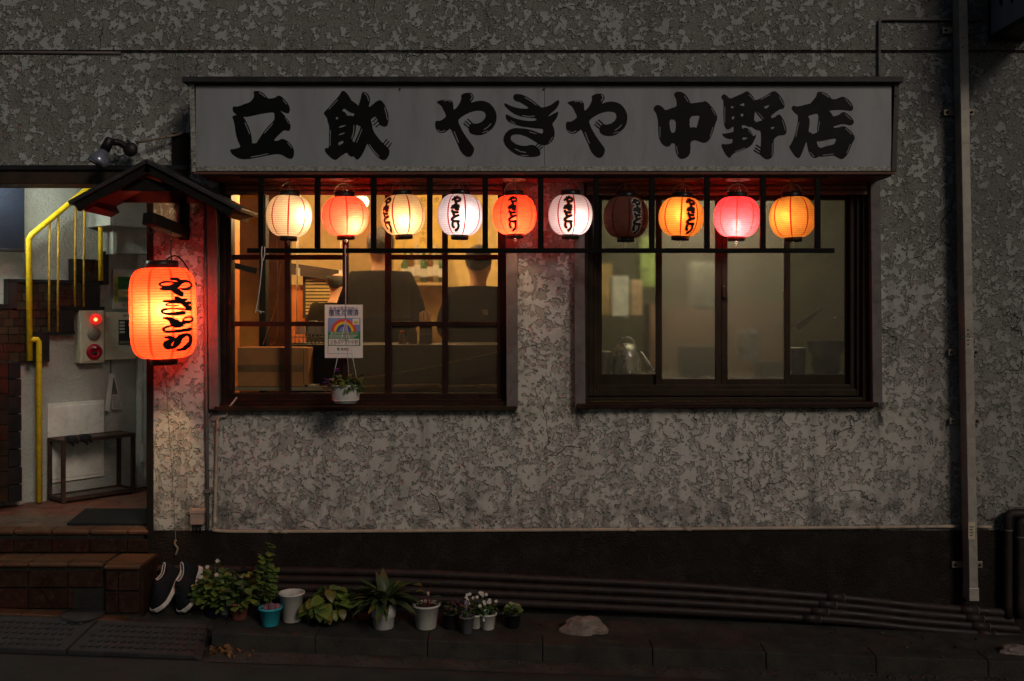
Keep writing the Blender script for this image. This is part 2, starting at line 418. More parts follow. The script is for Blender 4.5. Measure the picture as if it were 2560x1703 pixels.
# ------------------------------------------------------------------ materials used all over
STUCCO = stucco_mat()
PLINTH = M('dark_brown_plinth_paint', (.013,.0085,.007), .6, bump=.9, bscale=90, var=.4, scale=4, spec=.15, dirt=(.030,.026,.022), dirt_amt=.5)
DARKWOOD = M('black_stained_wood', (.012,.010,.009), .6, bump=.3, bscale=40, stretch=(1,1,8), spec=.1)
BROWNAL = M('dark_brown_aluminium', (.017,.008,.006), .42, var=.25, bump=.05, spec=.15, dirt=(.05,.018,.012), dirt_amt=.35)
BROWNAL2 = M('bronze_aluminium', (.024,.016,.010), .42, var=.2, bump=.04, spec=.15, dirt=(.02,.014,.01), dirt_amt=.5)
GREYPAINT = M('grey_painted_rail', (.13,.115,.115), .5, var=.15, bump=.08, dirt=(.07,.05,.045), dirt_amt=.5)
MORTAR = M('dark_mortar', (.05,.047,.042), .9, bump=.6, bscale=120)
CONCRETE = M('old_concrete', (.034,.031,.027), .9, var=.35, scale=7, bump=.7, bscale=110, dirt=(.03,.03,.026), dirt_amt=.7, spec=.2)
ASPHALT = M('asphalt', (.040,.042,.040), .88, var=.25, scale=3, bump=.9, bscale=260, dirt=(.05,.05,.045), dirt_amt=.25, spec=.25)
WHITEPL = M('white_plastic', (.50,.48,.45), .45, var=.08, bump=.03, dirt=(.30,.25,.18), dirt_amt=.35)
BLACKPL = M('black_plastic', (.012,.012,.013), .45, bump=.05, spec=.35)
STEEL = M('galvanised_steel', (.24,.21,.17), .5, metal=.5, var=.2, scale=16, bump=.05, dirt=(.2,.17,.13), dirt_amt=.4)
CREAMROOM = M('cream_bar_wall', (.60,.45,.20), .8, var=.12, bump=.15)
ORANGEROOM = M('orange_bar_wall', (.46,.15,.045), .8, var=.15, bump=.1)
KITCHENROOM = M('greenish_kitchen_wall', (.15,.145,.085), .6, var=.2, scale=2, bump=.1)
ROOMDARK = M('dark_room_shell', (.12,.08,.05), .9, bump=.1)
RECESSWALL = M('pale_grey_render', (.38,.39,.36), .9, var=.12, scale=3, bump=1.0, bscale=55, dirt=(.22,.22,.2), dirt_amt=.3, spec=.2)

# ------------------------------------------------------------------ ground
def zl(x, y=-.45): return -.0766 - .0357*x + .06*(y+.45)       # pavement ledge falls to the right
def zr(x): return zl(x) - .085
mb = MB()
mb.add([(-40,-40,zr(-40)),(40,-40,zr(40)),(40,-.36,zr(40)),(-40,-.36,zr(-40))], [(0,1,2,3)])
road = mb.build('road', ASPHALT, kind='structure')
mb = MB()
YL0, YL1 = -.33, -.30
def slab(mb, x0, x1, y0, y1, dz=0., bot=-.4):
    mb.hexa([(x0,y0,bot),(x1,y0,bot),(x1,y1,bot),(x0,y1,bot),(x0,y0,zl(x0,y0)+dz),(x1,y0,zl(x1,y0)+dz),(x1,y1,zl(x1,y1)+dz),(x0,y1,zl(x0,y1)+dz)])
slab(mb, -6, -1.56, -.345, .02); slab(mb, -1.56, 8, -.318, .02)
pav = mb.build('pavement', CONCRETE, kind='structure')
kj = [X(p, -.45) for p in (527, 787, 1068, 1356, 1631, 1915, 2190, 2470, 2750, 3030)]
for i in range(len(kj)-1):
    a, b = kj[i]+.0012, kj[i+1]-.0012
    mb = MB(); e = random.Random(i).uniform(-.004, .004)
    mb.hexa([(a,-.452+e,zl(a)-.3),(b,-.452-e,zl(b)-.3),(b,-.322,zl(b)-.3),(a,-.322,zl(a)-.3),(a,-.45+e,zl(a)+.004),(b,-.45-e,zl(b)+.004+e*.6),(b,-.322,zl(b,-.322)+.004),(a,-.322,zl(a,-.322)+.004)])
    mb.build('kerb_stone', CONCRETE, pav, bevel=.007, seg=3)
mb = MB()      # gutter strip of smoother concrete along the kerb
mb.add([(-1.5,-.62,zr(-1.5)+.004),(8,-.60,zr(8)+.004),(8,-.453,zr(8)+.006),(-1.5,-.453,zr(-1.5)+.006)], [(0,1,2,3)])
mb.build('gutter_strip', M('gutter_concrete', (.048,.046,.042), .9, var=.35, scale=6, bump=.6, bscale=150, dirt=(.03,.03,.027), dirt_amt=.6), road)
mb = MB()      # worn green safety paint on the carriageway
mb.add([(-40,-3.2,zr(-40)+.004),(40,-3.2,zr(40)+.004),(40,-.70,zr(40)+.004),(-40,-.66,zr(-40)+.004)], [(0,1,2,3)])
mb.build('painted_strip', M('worn_green_road_paint', (.034,.043,.038), .85, var=.3, scale=5, bump=.8, bscale=240, dirt=(.045,.045,.04), dirt_amt=.8), road)

# ------------------------------------------------------------------ the shop building
bld = empty('shop_building', (0,0,0), 'weathered grey stucco shop building with two wide windows and a dark brown base', 'building')
XR = 3.6; XC = X(376); ZT = Z(-110)
T = .16
mb = MB()
def fw(px0, px1, py0, py1): mb.box(X(px0) if px0 is not None else -3.7, X(px1) if px1 is not None else XR, 0, T, Z(py1), Z(py0))
mb.box(-3.7, XR, 0, T, Z(125), ZT)
mb.box(-3.7, XR, .022, T, Z(134), Z(125))                       # recessed joint
mb.box(-3.7, XR, 0, T, Z(418), Z(134))
mb.box(XC, XR, 0, T, Z(440), Z(418))
fw(376, 548, 440, 1326); fw(1268, 1458, 440, 1022); fw(2184, None, 440, 1326)
fw(548, 2184, 1022, 1326)
mb.box(X(1268), X(1458), 0, T, Z(1022), Z(1022)+.0001)
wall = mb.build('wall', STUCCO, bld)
mb = MB(); mb.box(XC, XR, -.010, T, -.45, Z(1327)); mb.build('plinth', PLINTH, bld)
mb = MB(); mb.box(X(366,-.012), X(382,-.012), -.012, .05, zl(-2)-.05, Z(500)); mb.build('corner_trim', DARKWOOD, bld, bevel=.004)
mb = MB(); mb.box(XC-.03, XC-.001, .051, 1.75, .2, 2.5); mb.build('side_wall', RECESSWALL, bld)
# bar room and kitchen behind the windows
RX = X(1366)
mb = MB()
mb.box(XC, RX, T, 3.1, .33, .43); mb.build('room_floor', ROOMDARK, bld)
mb = MB(); mb.box(XC, RX, T+.001, 3.1, 2.62, 2.7); mb.build('room_ceiling', M('bar_ceiling', (.5,.38,.2), .8), bld)
mb = MB(); mb.box(XC, RX, 3.1, 3.15, .33, 2.7); mb.build('room_back_wall', CREAMROOM, bld)
mb = MB(); mb.box(XC, XC+.03, T+.001, 3.1, .43, 2.62); mb.build('room_side_wall', ORANGEROOM, bld)
mb = MB(); mb.box(RX, RX+.06, T, 3.1, .33, 2.7); mb.build('room_divider', ROOMDARK, bld)
mb = MB(); mb.box(RX+.06, XR, T, 2.4, .33, .43); mb.build('kitchen_floor', ROOMDARK, bld)
mb = MB(); mb.box(RX+.06, XR, T+.001, 2.4, 2.62, 2.7); mb.build('kitchen_ceiling', KITCHENROOM, bld)
mb = MB(); mb.box(RX+.06, XR, 2.4, 2.45, .33, 2.7); mb.build('kitchen_back_wall', KITCHENROOM, bld)
mb = MB(); mb.box(XR, XR+.05, T, 2.45, .33, 2.7); mb.build('kitchen_side_wall', KITCHENROOM, bld)
mb = MB(); mb.box(-4.6, XR+.05, T+.001, 3.2, 2.72, 2.8); mb.box(-4.6, XC, T+.001, 3.2, Z(418)+.01, 2.72); mb.build('floor_slab', ROOMDARK, bld)

# --- bar window
GL_A = glass_mat('clear_window_glass', .04)
GL_B = frosted_mat('steamed_window_glass', .085, .04, (.0,.05))
GL_C = frosted_mat('greasy_kitchen_glass', .16, .08, (.0,.10))
GL_D = frosted_mat('hazy_kitchen_glass', .10, .06, (.02,.12))
FROST = frosted_mat('frosted_glass', .25, .30, (.02,.10))
FROST2 = frosted_mat('frosted_glass_hazy', .27, .32, (.02,.10))
def frame_ring(mb, px0, px1, py0, py1, wl, wr, wt, wb, y0, y1):
    mb.pbox(px0, px0+wl, py0, py1, y0, y1); mb.pbox(px1-wr, px1, py0, py1, y0, y1)
    mb.pbox(px0+wl, px1-wr, py0, py0+wt, y0, y1); mb.pbox(px0+wl, px1-wr, py1-wb, py1, y0, y1)
mb = MB(); frame_ring(mb, 550, 1270, 444, 1004, 14, 14, 14, 6, .004, .15); frame_ring(mb, 564, 1262, 470, 1000, 14, 18, 14, 16, .03, .11)
w1 = mb.build('window', BROWNAL, bld, bevel=.003)
for px, a in ((718, 7), (863, 7), (970, 8), (1112, 7)):
    mb = MB(); mb.pbox(px-a, px+a, 484, 985, .044, .086); mb.build('glazing_bar', BROWNAL, w1, bevel=.002)
for py in (643, 810):
    for a, b in ((578, 711), (725, 856), (978, 1105), (1119, 1244)):
        mb = MB(); mb.pbox(a, b, py-6, py+6, .046, .084); mb.build('glazing_bar', BROWNAL, w1, bevel=.002)
cols = [578, 718, 863, 970, 1112, 1245]; rows = [484, 643, 810, 985]
for i in range(5):
    for j in range(3):
        if i == 2 and j: continue
        y1_ = rows[j+1] if i != 2 else 985
        mb = MB(); mb.pbox(cols[i]+2, cols[i+1]-2, rows[j]+2, y1_-2, .062, .066)
        mb.build('pane', GL_A if i < 2 else GL_B, w1)
mb = MB(); mb.pbox(545, 1272, 1005, 1013, -.018, .15); mb.build('track', BROWNAL, w1, bevel=.002)
mb = MB(); mb.hexa([(X(536,-.05),-.055,Z(1028,-.05)),(X(1292,-.05),-.055,Z(1027,-.05)),(X(1292,-.05),-.001,Z(1027,-.05)),(X(536,-.05),-.001,Z(1028,-.05)),(X(536,-.05),-.055,Z(1017,-.05)),(X(1292,-.05),-.055,Z(1016,-.05)),(X(1292,-.05),-.001,Z(1013,-.05)),(X(536,-.05),-.001,Z(1014,-.05))])
mb.build('sill', BROWNAL2, w1, bevel=.003)
# --- kitchen window
mb = MB(); frame_ring(mb, 1459, 2183, 444, 1002, 12, 26, 14, 8, .003, .15); frame_ring(mb, 1471, 2156, 464, 990, 12, 14, 14, 16, .03, .13); frame_ring(mb, 1483, 2142, 478, 974, 8, 16, 10, 12, .05, .12)
w2 = mb.build('window', BROWNAL2, bld, bevel=.003)
sash = [(1490, 1655, .085), (1640, 1803.5, .062), (1804, 1976, .062), (1960, 2128, .085)]
pm = [GL_C, FROST, FROST2, GL_D]
for (a, b, yy), g in zip(sash, pm):
    mb = MB(); w = 15
    mb.pbox(a, a+w, 486, 964, yy, yy+.02); mb.pbox(b-w, b, 486, 964, yy, yy+.02)
    bb = 14 if g in (FROST, FROST2) else 26
    mb.pbox(a+w, b-w, 486, 500, yy, yy+.02); mb.pbox(a+w, b-w, 962-bb, 964, yy, yy+.02)
    mb.build('sash', BROWNAL2, w2, bevel=.002)
    mb = MB(); mb.pbox(a+w-3, b-w+3, 498, 964-bb, yy+.008, yy+.012); mb.build('pane', g, w2)
mb = MB(); mb.pbox(1806, 1817, 715, 745, .045, .062); mb.build('latch', BROWNAL2, w2, bevel=.003)
mb = MB(); mb.hexa([(X(1442,-.05),-.055,Z(1022,-.05)),(X(2196,-.05),-.055,Z(1018,-.05)),(X(2196,-.05),-.001,Z(1018,-.05)),(X(1442,-.05),-.001,Z(1022,-.05)),(X(1442,-.05),-.055,Z(1010,-.05)),(X(2196,-.05),-.055,Z(1006,-.05)),(X(2196,-.05),-.001,Z(1003,-.05)),(X(1442,-.05),-.001,Z(1007,-.05))])
mb.build('sill', BROWNAL, w2, bevel=.003)
# --- shutter guide rails and shutter boxes over both windows
for (a, b, t, bo, dx) in ((516, 541, 500, 1024, 6), (1264, 1293, 446, 1022, 2), (1434, 1461, 446, 1021, 3), (2176, 2201, 446, 1010, 6)):
    mb = MB(); y0 = -.045
    mb.hexa([(X(a+dx,y0),y0,Z(bo,y0)),(X(b+dx,y0),y0,Z(bo,y0)),(X(b+dx,y0),-.001,Z(bo,y0)),(X(a+dx,y0),-.001,Z(bo,y0)),(X(a,y0),y0,Z(t,y0)),(X(b,y0),y0,Z(t,y0)),(X(b,y0),-.001,Z(t,y0)),(X(a,y0),-.001,Z(t,y0))])
    mb.build('shutter_rail', GREYPAINT, bld, bevel=.004)
SHUT = M('rust_brown_shutter', (.16,.075,.06), .55, var=.25, bump=.08, dirt=(.05,.025,.02), dirt_amt=.6)
for a, b in ((562, 1258), (1466, 2170)):
    mb = MB(); mb.pbox(a, b, 430, 487, -.012, .0035)
    sb = mb.build('shutter_box', SHUT, bld)
    for k in range(4):
        mb = MB(); mb.pbox(a+2, b-2, 438+k*13, 448+k*13, -.028-.003*k, -.0125); mb.build('slat', SHUT, sb, bevel=.004)

# ------------------------------------------------------------------ entrance recess on the left, its rear wall stands oblique
ZF = Z(1325, -.02)                      # entrance floor
AW = Vector((-2.568, 1.335, 0)); TW = Vector((math.cos(R(50)), math.sin(R(50)), 0)); NW = Vector((TW.y, -TW.x, 0))
def W(px, py, off=0.0):
    C = Vector((0, -CAM_D, CAM_Z)); D = Vector(((px-1280)*S/CAM_D, 1, -(py-770)*S/CAM_D))
    k = (off - (C-AW).dot(NW))/D.dot(NW)
    return C + D*k
def wrect(px0, px1, py0, py1, off):
    pm_ = (py0+py1)/2
    a, b = W(px0, pm_, off), W(px1, pm_, off); xm = (px0+px1)/2
    return (a-AW).dot(TW), (b-AW).dot(TW), W(xm, py1, off).z, W(xm, py0, off).z
def wb(mb, px0, px1, py0, py1, off0, off1, mi=0):
    u0, u1, z0, z1 = wrect(px0, px1, py0, py1, off1)
    o = AW + TW*u0 + NW*off0; o.z = z0
    return mb.obox(o, TW*(u1-u0), NW*(off1-off0), (0,0,z1-z0), mi)
mb = MB()
mb.obox(AW - TW*1.9 - NW*.1 + Vector((0,0,.2)), TW*2.9, NW*.1, (0,0,2.3)); mb.build('recess_wall', RECESSWALL, bld)
mb = MB(); mb.box(-3.75, -3.7, -.2, 1.2, -.1, 2.5); mb.build('recess_side_wall', RECESSWALL, bld)
BEAM = M('dark_brown_beam', (.035,.024,.018), .6, bump=.2, var=.25)
mb = MB(); mb.box(-3.7, X(470,-.02), -.022, T+.02, Z(460,-.02), Z(419,-.02)); mb.build('lintel_beam', BEAM, bld, bevel=.004)
mb = MB(); mb.box(-3.7, X(470,-.03), -.04, .0, Z(424,-.04), Z(413,-.04)); mb.build('lintel_flashing', BLACKPL, bld)
mb = MB(); wb(mb, 276, 380, 478, 566, 0, .30); wb(mb, 283, 292, 566, 635, .0, .16); wb(mb, 288, 380, 566, 634, 0, .13); mb.build('stair_soffit', RECESSWALL, bld)
WHITEPAINT = M('white_gloss_paint', (.66,.66,.62), .45, var=.1, bump=.05, dirt=(.3,.28,.22), dirt_amt=.3)
mb = MB(); wb(mb, 346, 392, 638, 1216, 0, .03); dfr = mb.build('door_frame', WHITEPAINT, bld)
mb = MB(); wb(mb, 351, 355, 645, 1214, .03, .042); wb(mb, 361, 365, 645, 1214, .03, .042); mb.build('frame_moulding', WHITEPAINT, dfr)
mb = MB(); wb(mb, 356, 363, 1110, 1155, .042, .06); mb.build('hinge', WHITEPAINT, dfr)
# slab of the entrance floor and the steps
TILE_MORT = M('step_grout', (.020,.018,.016), .95, bump=.9, bscale=70)
mb = MB()
mb.box(-3.7, XC-.035, -.012, 1.6, -.3, ZF-.012)
YS = -.205; ZS = Z(1383, -.02)
mb.box(-3.7, X(356,YS), YS, -.012, -.3, ZS-.012)
mb.box(X(264,YS-.05), X(355,YS-.05), YS-.05, YS, -.3, ZS-.0125)
steps = mb.build('entrance_steps', TILE_MORT); steps['kind'] = 'structure'
rnd = random.Random(5)
TC = [M('step_tile_%s' % k, c, .42, var=.2, scale=12, bump=.12, dirt=(.06,.035,.025), dirt_amt=.5) for k, c in (('umber', (.026,.011,.007)), ('rust', (.030,.011,.007)), ('brown', (.022,.010,.0065)))]
TCO = M('step_tile_buff', (.085,.042,.021), .45, var=.2, scale=10, bump=.12, dirt=(.10,.05,.03), dirt_amt=.5)
def tile(x0, x1, y0, y1, z0, z1, mat, g=.003, bev=.003):
    mb = MB(); mb.box(x0+(g if x1-x0 > .03 else 0), x1-(g if x1-x0 > .03 else 0), y0+(g if y1-y0 > .03 else 0), y1-(g if y1-y0 > .03 else 0), z0+(g if z1-z0 > .03 else 0), z1-(g if z1-z0 > .03 else 0))
    return mb.build('tile', mat, steps, bevel=bev, seg=1)
ux = [-140, -60, 35, 130, 224, 319, 372]                 # upper riser and its nosing
for a, b in zip(ux, ux[1:]):
    tile(X(a,-.02), X(b,-.02), -.028, -.013, Z(1383,-.02)+.004, Z(1347,-.02), rnd.choice(TC))
    tile(X(a,-.02), X(b,-.02), -.034, .075, ZF-.026, ZF, TCO, bev=.008)
lx = [-140, -28, 73, 172, 261]                            # tread, nosing and lower riser
for i, (a, b) in enumerate(zip(lx + [261], lx[1:] + [354])):
    yy = YS if a < 260 else YS-.05
    tile(X(a,yy), X(b,yy), yy+.03, -.030, ZS-.012, ZS+.001, TCO)
    tile(X(a,yy), X(b,yy), yy-.024, yy+.03, ZS-.030, ZS, TCO, bev=.008)
    if a < 260:
        tile(X(a,yy), X(b,yy), yy-.016, yy-.001, Z(1468,yy), Z(1424,yy), rnd.choice(TC))
        if a != 172: tile(X(a,yy), X(b,yy), yy-.016, yy-.001, Z(1520,yy), Z(1469,yy), rnd.choice(TC))
        else: tile(X(a,yy), X(a+12,yy), yy-.016, yy-.001, Z(1520,yy), Z(1469,yy), rnd.choice(TC))
    else:
        for p, q in ((266, 298), (298, 352)):
            tile(X(p,yy), X(q,yy), yy-.016, yy-.001, Z(1476,yy), Z(1426,yy), TC[0]); tile(X(p,yy), X(q,yy), yy-.016, yy-.001, Z(1532,yy), Z(1477,yy), TC[2])
mb = MB(); mb.box(X(354,YS-.05), X(357,YS-.05)+.006, YS-.06, -.014, zl(-2)-.02, ZS-.004); mb.build('tile', TC[2], steps, bevel=.002)
for a, b in ((-120, -28), (-28, 63), (66, 165), (235, 325)):      # buff tiles let into the pavement
    x0, x1 = X(a, -.25), X(b, -.25)
    mb = MB(); y0, y1 = -.305, -.226
    if a == 235: y0, y1 = -.338, -.262
    mb.hexa([(x0,y0,zl(x0,y0)-.02),(x1,y0,zl(x1,y0)-.02),(x1,y1,zl(x1,y1)-.02),(x0,y1,zl(x0,y1)-.02),(x0,y0,zl(x0,y0)+.006),(x1,y0,zl(x1,y0)+.006),(x1,y1,zl(x1,y1)+.006),(x0,y1,zl(x0,y1)+.006)])
    mb.build('tile', TCO, steps, bevel=.002)
TF = [M('floor_tile_%s' % k, c, .5, var=.25, scale=8, bump=.1, dirt=(.05,.04,.032), dirt_amt=.6) for k, c in (('red', (.17,.06,.038)), ('clay', (.15,.075,.05)), ('worn', (.12,.085,.062)))]
gx, gy = .20, .10
for i in range(8):
    for j in range(13):
        x0 = -3.66 + i*gx + (gx/2 if j % 2 else 0); y0 = .078 + j*gy
        if (Vector((x0+gx/2, y0+gy/2, 0))-AW).dot(NW) < .02 or x0+gx > XC-.03: continue
        tile(x0, x0+gx, y0, y0+gy, ZF-.012, ZF-.001, TF[2] if (j < 3 and i > 2) else rnd.choice(TF[:2] if j > 4 else TF), .002, .001)
mb = MB(); mb.lathe([(.11,0),(.11,.012),(.09,.016),(.0005,.016)], 28, (X(208,-.28), -.285, zl(X(208),-.285)+.002))
tag(mb.build('drain_cover', M('cast_iron', (.03,.03,.03), .6, bump=.4, bscale=40)), 'round dark iron drain cover set in front of the tiled steps', 'drain cover')
# ------------------------------------------------------------------ stairs, handrail and wall fittings in the entrance
st = empty('stair_side', W(100, 1250, .0), 'stepped brown tiled staircase side with black edging in the entrance', 'staircase')
BLK = M('black_edging_tile', (.012,.012,.013), .45, bump=.2, bscale=30)
mb = MB()
for r in ((-60, 150, 776, 836), (-60, 85, 836, 903), (41, 152, 707, 776), (150, 212, 706, 768), (205, 247, 650, 704)): wb(mb, *r, 0, .05)
wb(mb, -60, 22, 905, 1262, 0, .16)
mb.build('backing', TILE_MORT, st)
STC = [M('stair_tile_%s' % k, c, .35, var=.25, scale=14, bump=.1) for k, c in (('umber', (.028,.016,.010)), ('rust', (.042,.014,.009)), ('olive', (.034,.025,.015)), ('dark', (.022,.014,.010)))]
for (a, b, t, bo) in ((-60, 150, 776, 836), (-60, 85, 837, 903), (41, 150, 708, 775), (150, 210, 707, 766), (206, 246, 651, 703)):
    nr = max(1, round((bo-t)/21)); h = (bo-t)/nr
    for j in range(nr):
        p = a - (13 if j % 2 else 0)
        while p < b-3:
            p0, p1 = max(a, p), min(b, p+27)
            if p1-p0 > 5:
                mb = MB(); wb(mb, p0+.9, p1-.9, t+j*h+.9, t+(j+1)*h-.9, .05, .056+rnd.uniform(0, .003)); mb.build('tile', rnd.choices(STC, (4, 2, 4, 3))[0], st)
            p += 27
for j in range(9):
    for a, b in ((-60, -20), (-20, 21)):
        mb = MB(); wb(mb, a+1, b-1, 908+j*39, 908+(j+1)*39-2, .16, .168); mb.build('tile', rnd.choices(STC, (3, 3, 1, 3))[0], st)
for r in ((150, 186, 768, 834), (211, 250, 704, 770), (183, 207, 652, 704), (20, 42, 700, 764), (84, 124, 838, 906), (183, 240, 648, 654), (20, 186, 699, 708), (62, 188, 830, 838), (150, 262, 767, 776), (-60, 44, 760, 772), (258, 272, 628, 712)):
    mb = MB(); wb(mb, *r, 0, .064); mb.build('edging', BLK, st, bevel=.002)
for j in range(8):
    mb = MB(); wb(mb, 21+rnd.uniform(-2, 2), 54+rnd.uniform(-2, 2), 905+j*44, 905+(j+1)*44-2, .02, .172); mb.build('edging', BLK, st, bevel=.004)

YEL = M('yellow_gloss_paint', (.72,.50,.02), .38, var=.1, bump=.05, dirt=(.25,.15,.02), dirt_amt=.45, scale=20)
YEL2 = M('worn_yellow_paint', (.50,.30,.03), .45, var=.25, bump=.05, dirt=(.10,.05,.02), dirt_amt=.8, scale=30)
hr = empty('handrail', W(98, 1256, .12), 'yellow painted tubular handrail with thin balusters beside the tiled stairs', 'handrail')
def wt(mb, pts, r, off=.12, n=12): return mb.tube([W(a, b, off) for a, b in pts], r, n)
mb = MB(); wt(mb, [(74, 902), (72, 598), (80, 586), (238, 456), (300, 400)], .0185); mb.build('rail', YEL, hr)
mb = MB(); wt(mb, [(74, 849), (92, 849), (97, 856), (98, 1256)], .0185); mb.build('support_post', YEL, hr)
for x, t, bo in ((122, 556, 830), (144, 540, 830), (187, 498, 767), (209, 482, 767)):
    mb = MB(); wt(mb, [(x+2, t), (x, bo)], .0072, .12, 8); mb.build('baluster', YEL2, hr)
mb = MB(); wt(mb, [(250, 470), (252, 702)], .0145); mb.build('end_post', YEL, hr)

NAVY = M('navy_canvas', (.005,.008,.018), .7, bump=.25, bscale=50)
mb = MB(); wb(mb, -40, 61, 440, 622, .10, .11); b_ = mb.build('roller_blind', NAVY); tag(b_, 'dark navy canvas blind hanging at the left edge of the entrance', 'blind')
mb = MB(); wb(mb, -40, 63, 621, 629, .095, .118); mb.build('bottom_bar', BLACKPL, b_, bevel=.003).matrix_parent_inverse = Matrix()
mb = MB(); mb.tube([W(62, 633, .11), W(64, 690, .1)], .004, 6); mb.build('pull_cord', BLACKPL, b_)

CREAMPL = M('cream_painted_steel', (.52,.48,.36), .42, var=.08, bump=.04, dirt=(.3,.24,.15), dirt_amt=.3)
fb = empty('fire_alarm_box', W(228, 908, 0), 'cream fire alarm box with lit red lamp and red push button', 'fire alarm')
mb = MB(); wb(mb, 202, 262, 777, 908, 0, .085); bd = mb.build('housing', CREAMPL, fb, bevel=.006)
mb = MB(); wb(mb, 207, 260, 783, 903, .085, .09); mb.build('front_plate', CREAMPL, fb, bevel=.002)
RM = Matrix((TW, Vector((0,0,1)), NW)).transposed()
def disc(px, py, off, prof, mat, name, par, n=28):
    mb = MB(); mb.lathe(prof, n, W(px, py, off), M=RM); return mb.build(name, mat, par)
disc(237, 798, .09, [(.036,0),(.037,.012),(.034,.030),(.026,.044),(.014,.052),(.0005,.054)], M('lit_red_lamp_lens', (.7,.02,.02), .2, emit=(1,.03,.02), estr=.55, bump=0), 'alarm_lamp', fb)
disc(238, 799, .125, [(.013,0),(.013,.012),(.006,.02),(.0005,.0205)], emissive('alarm_bulb_glow', (1,.35,.1), 2.5), 'lamp_glow', fb)
disc(235, 835, .09, [(.046,0),(.046,.003),(.0005,.003)], M('speaker_mesh', (.28,.26,.21), .7, bump=.8, bscale=300), 'speaker', fb)
pb = disc(235, 880, .09, [(.052,0),(.052,.010),(.047,.016),(.022,.018),(.02,.010),(.0005,.010)], M('red_gloss_plastic', (.30,.006,.022), .3, bump=0), 'push_button', fb)
disc(237, 884, .101, [(.014,0),(.014,.006),(.0005,.006)], BLACKPL, 'button_core', fb)
textmesh('lettering', '火災報知機', .016, WHITEPAINT, fb, W(235, 869, .109)-wloc(fb), TW, (0,0,1), NW, target_w=.032)
cb = empty('alarm_control_box', W(297, 900, 0), 'cream control box with small window beside the fire alarm', 'control box')
mb = MB(); wb(mb, 263, 340, 781, 899, 0, .06); mb.build('housing', CREAMPL, cb, bevel=.005)
mb = MB(); wb(mb, 297, 336, 800, 862, .06, .063); mb.build('display_window', M('dark_display', (.03,.032,.034), .2, bump=0), cb)
for k in range(4):
    mb = MB(); wb(mb, 299, 312, 804+k*8, 809+k*8, .063, .0645); mb.build('label_strip', WHITEPL, cb)
mb = MB(); wb(mb, 316, 323, 806, 840, .063, .066); mb.build('switch_row', BLACKPL, cb)
mb = MB(); wb(mb, 299, 334, 853, 859, .063, .0645); mb.build('label_strip', STEEL, cb)
textmesh('lettering', '受信機', .014, BLACKPL, cb, W(313, 789, .0605)-wloc(cb), TW, (0,0,1), NW, target_w=.03)

nb = empty('notice_board', W(310, 770, 0), 'white notice with green and yellow table on the entrance wall', 'notice')
mb = MB(); wb(mb, 283, 345, 674, 772, 0, .012); mb.build('board', WHITEPL, nb)
GRN = M('print_dark_green', (.03,.16,.045), .6, bump=0); YLW = M('print_yellow', (.55,.48,.03), .6, bump=0); PALE = M('print_pale_green', (.20,.34,.20), .6, bump=0); PYL = M('print_pale_yellow', (.5,.48,.22), .6, bump=0)
for r, m_ in (((286, 294, 692, 756), YLW), ((295, 345, 692, 724), GRN), ((295, 345, 724, 742), PYL), ((295, 345, 742, 756), PALE)):
    mb = MB(); wb(mb, *r, .012, .0125); mb.build('print', m_, nb)
textmesh('lettering', '消防用設備', .03, GRN, nb, W(290, 724, .0128)-wloc(nb), (0,0,-1), TW, NW, target_w=.085)
for k, yy in enumerate((701, 716, 733, 749)):
    textmesh('lettering', '○ 設備 点検', .024, BLACKPL, nb, W(320, yy, .0128)-wloc(nb), TW, (0,0,1), NW, target_w=.085)
textmesh('lettering', '○町下東大町', .03, BLACKPL, nb, W(320, 764, .0125)-wloc(nb), TW, (0,0,1), NW, target_w=.085)

lf = empty('hanging_leaflets', W(283, 1028, 0), 'bundle of folded white leaflets hanging under the alarm box', 'leaflets')
PAPER = M('newsprint', (.52,.51,.47), .8, var=.06, bump=.1); PRT = M('print_grey', (.09,.09,.09), .8, bump=0)
for (q, off, mm) in (([(272, 934), (283, 934), (272, 1029), (262, 1026)], .05, PAPER), ([(279, 934), (285, 934), (304, 1022), (278, 1024)], .03, PAPER), ([(280, 945), (284, 945), (293, 985), (278, 985)], .042, PRT)):
    mb = MB(); mb.poly([W(a, b, off) for a, b in q], NW*.008); mb.build('leaflet', mm, lf)
for k in range(6):
    mb = MB(); wb(mb, 281+k*.6, 298+k*.9, 992+k*5, 993.6+k*5, .039, .0395); mb.build('print', PRT, lf)
mb = MB(); mb.tube([W(277, 900, .03), W(277, 936, .04)], .003, 6); mb.build('string', BLACKPL, lf)

mh = empty('access_panel', W(190, 1200, 0), 'square white access panel low on the entrance wall', 'panel')
mb = MB(); wb(mb, 120, 260, 1005, 1200, 0, .02); mb.build('frame', WHITEPAINT, mh, bevel=.003)
mb = MB(); wb(mb, 127, 253, 1013, 1192, .02, .026); mb.build('door', WHITEPAINT, mh, bevel=.003)

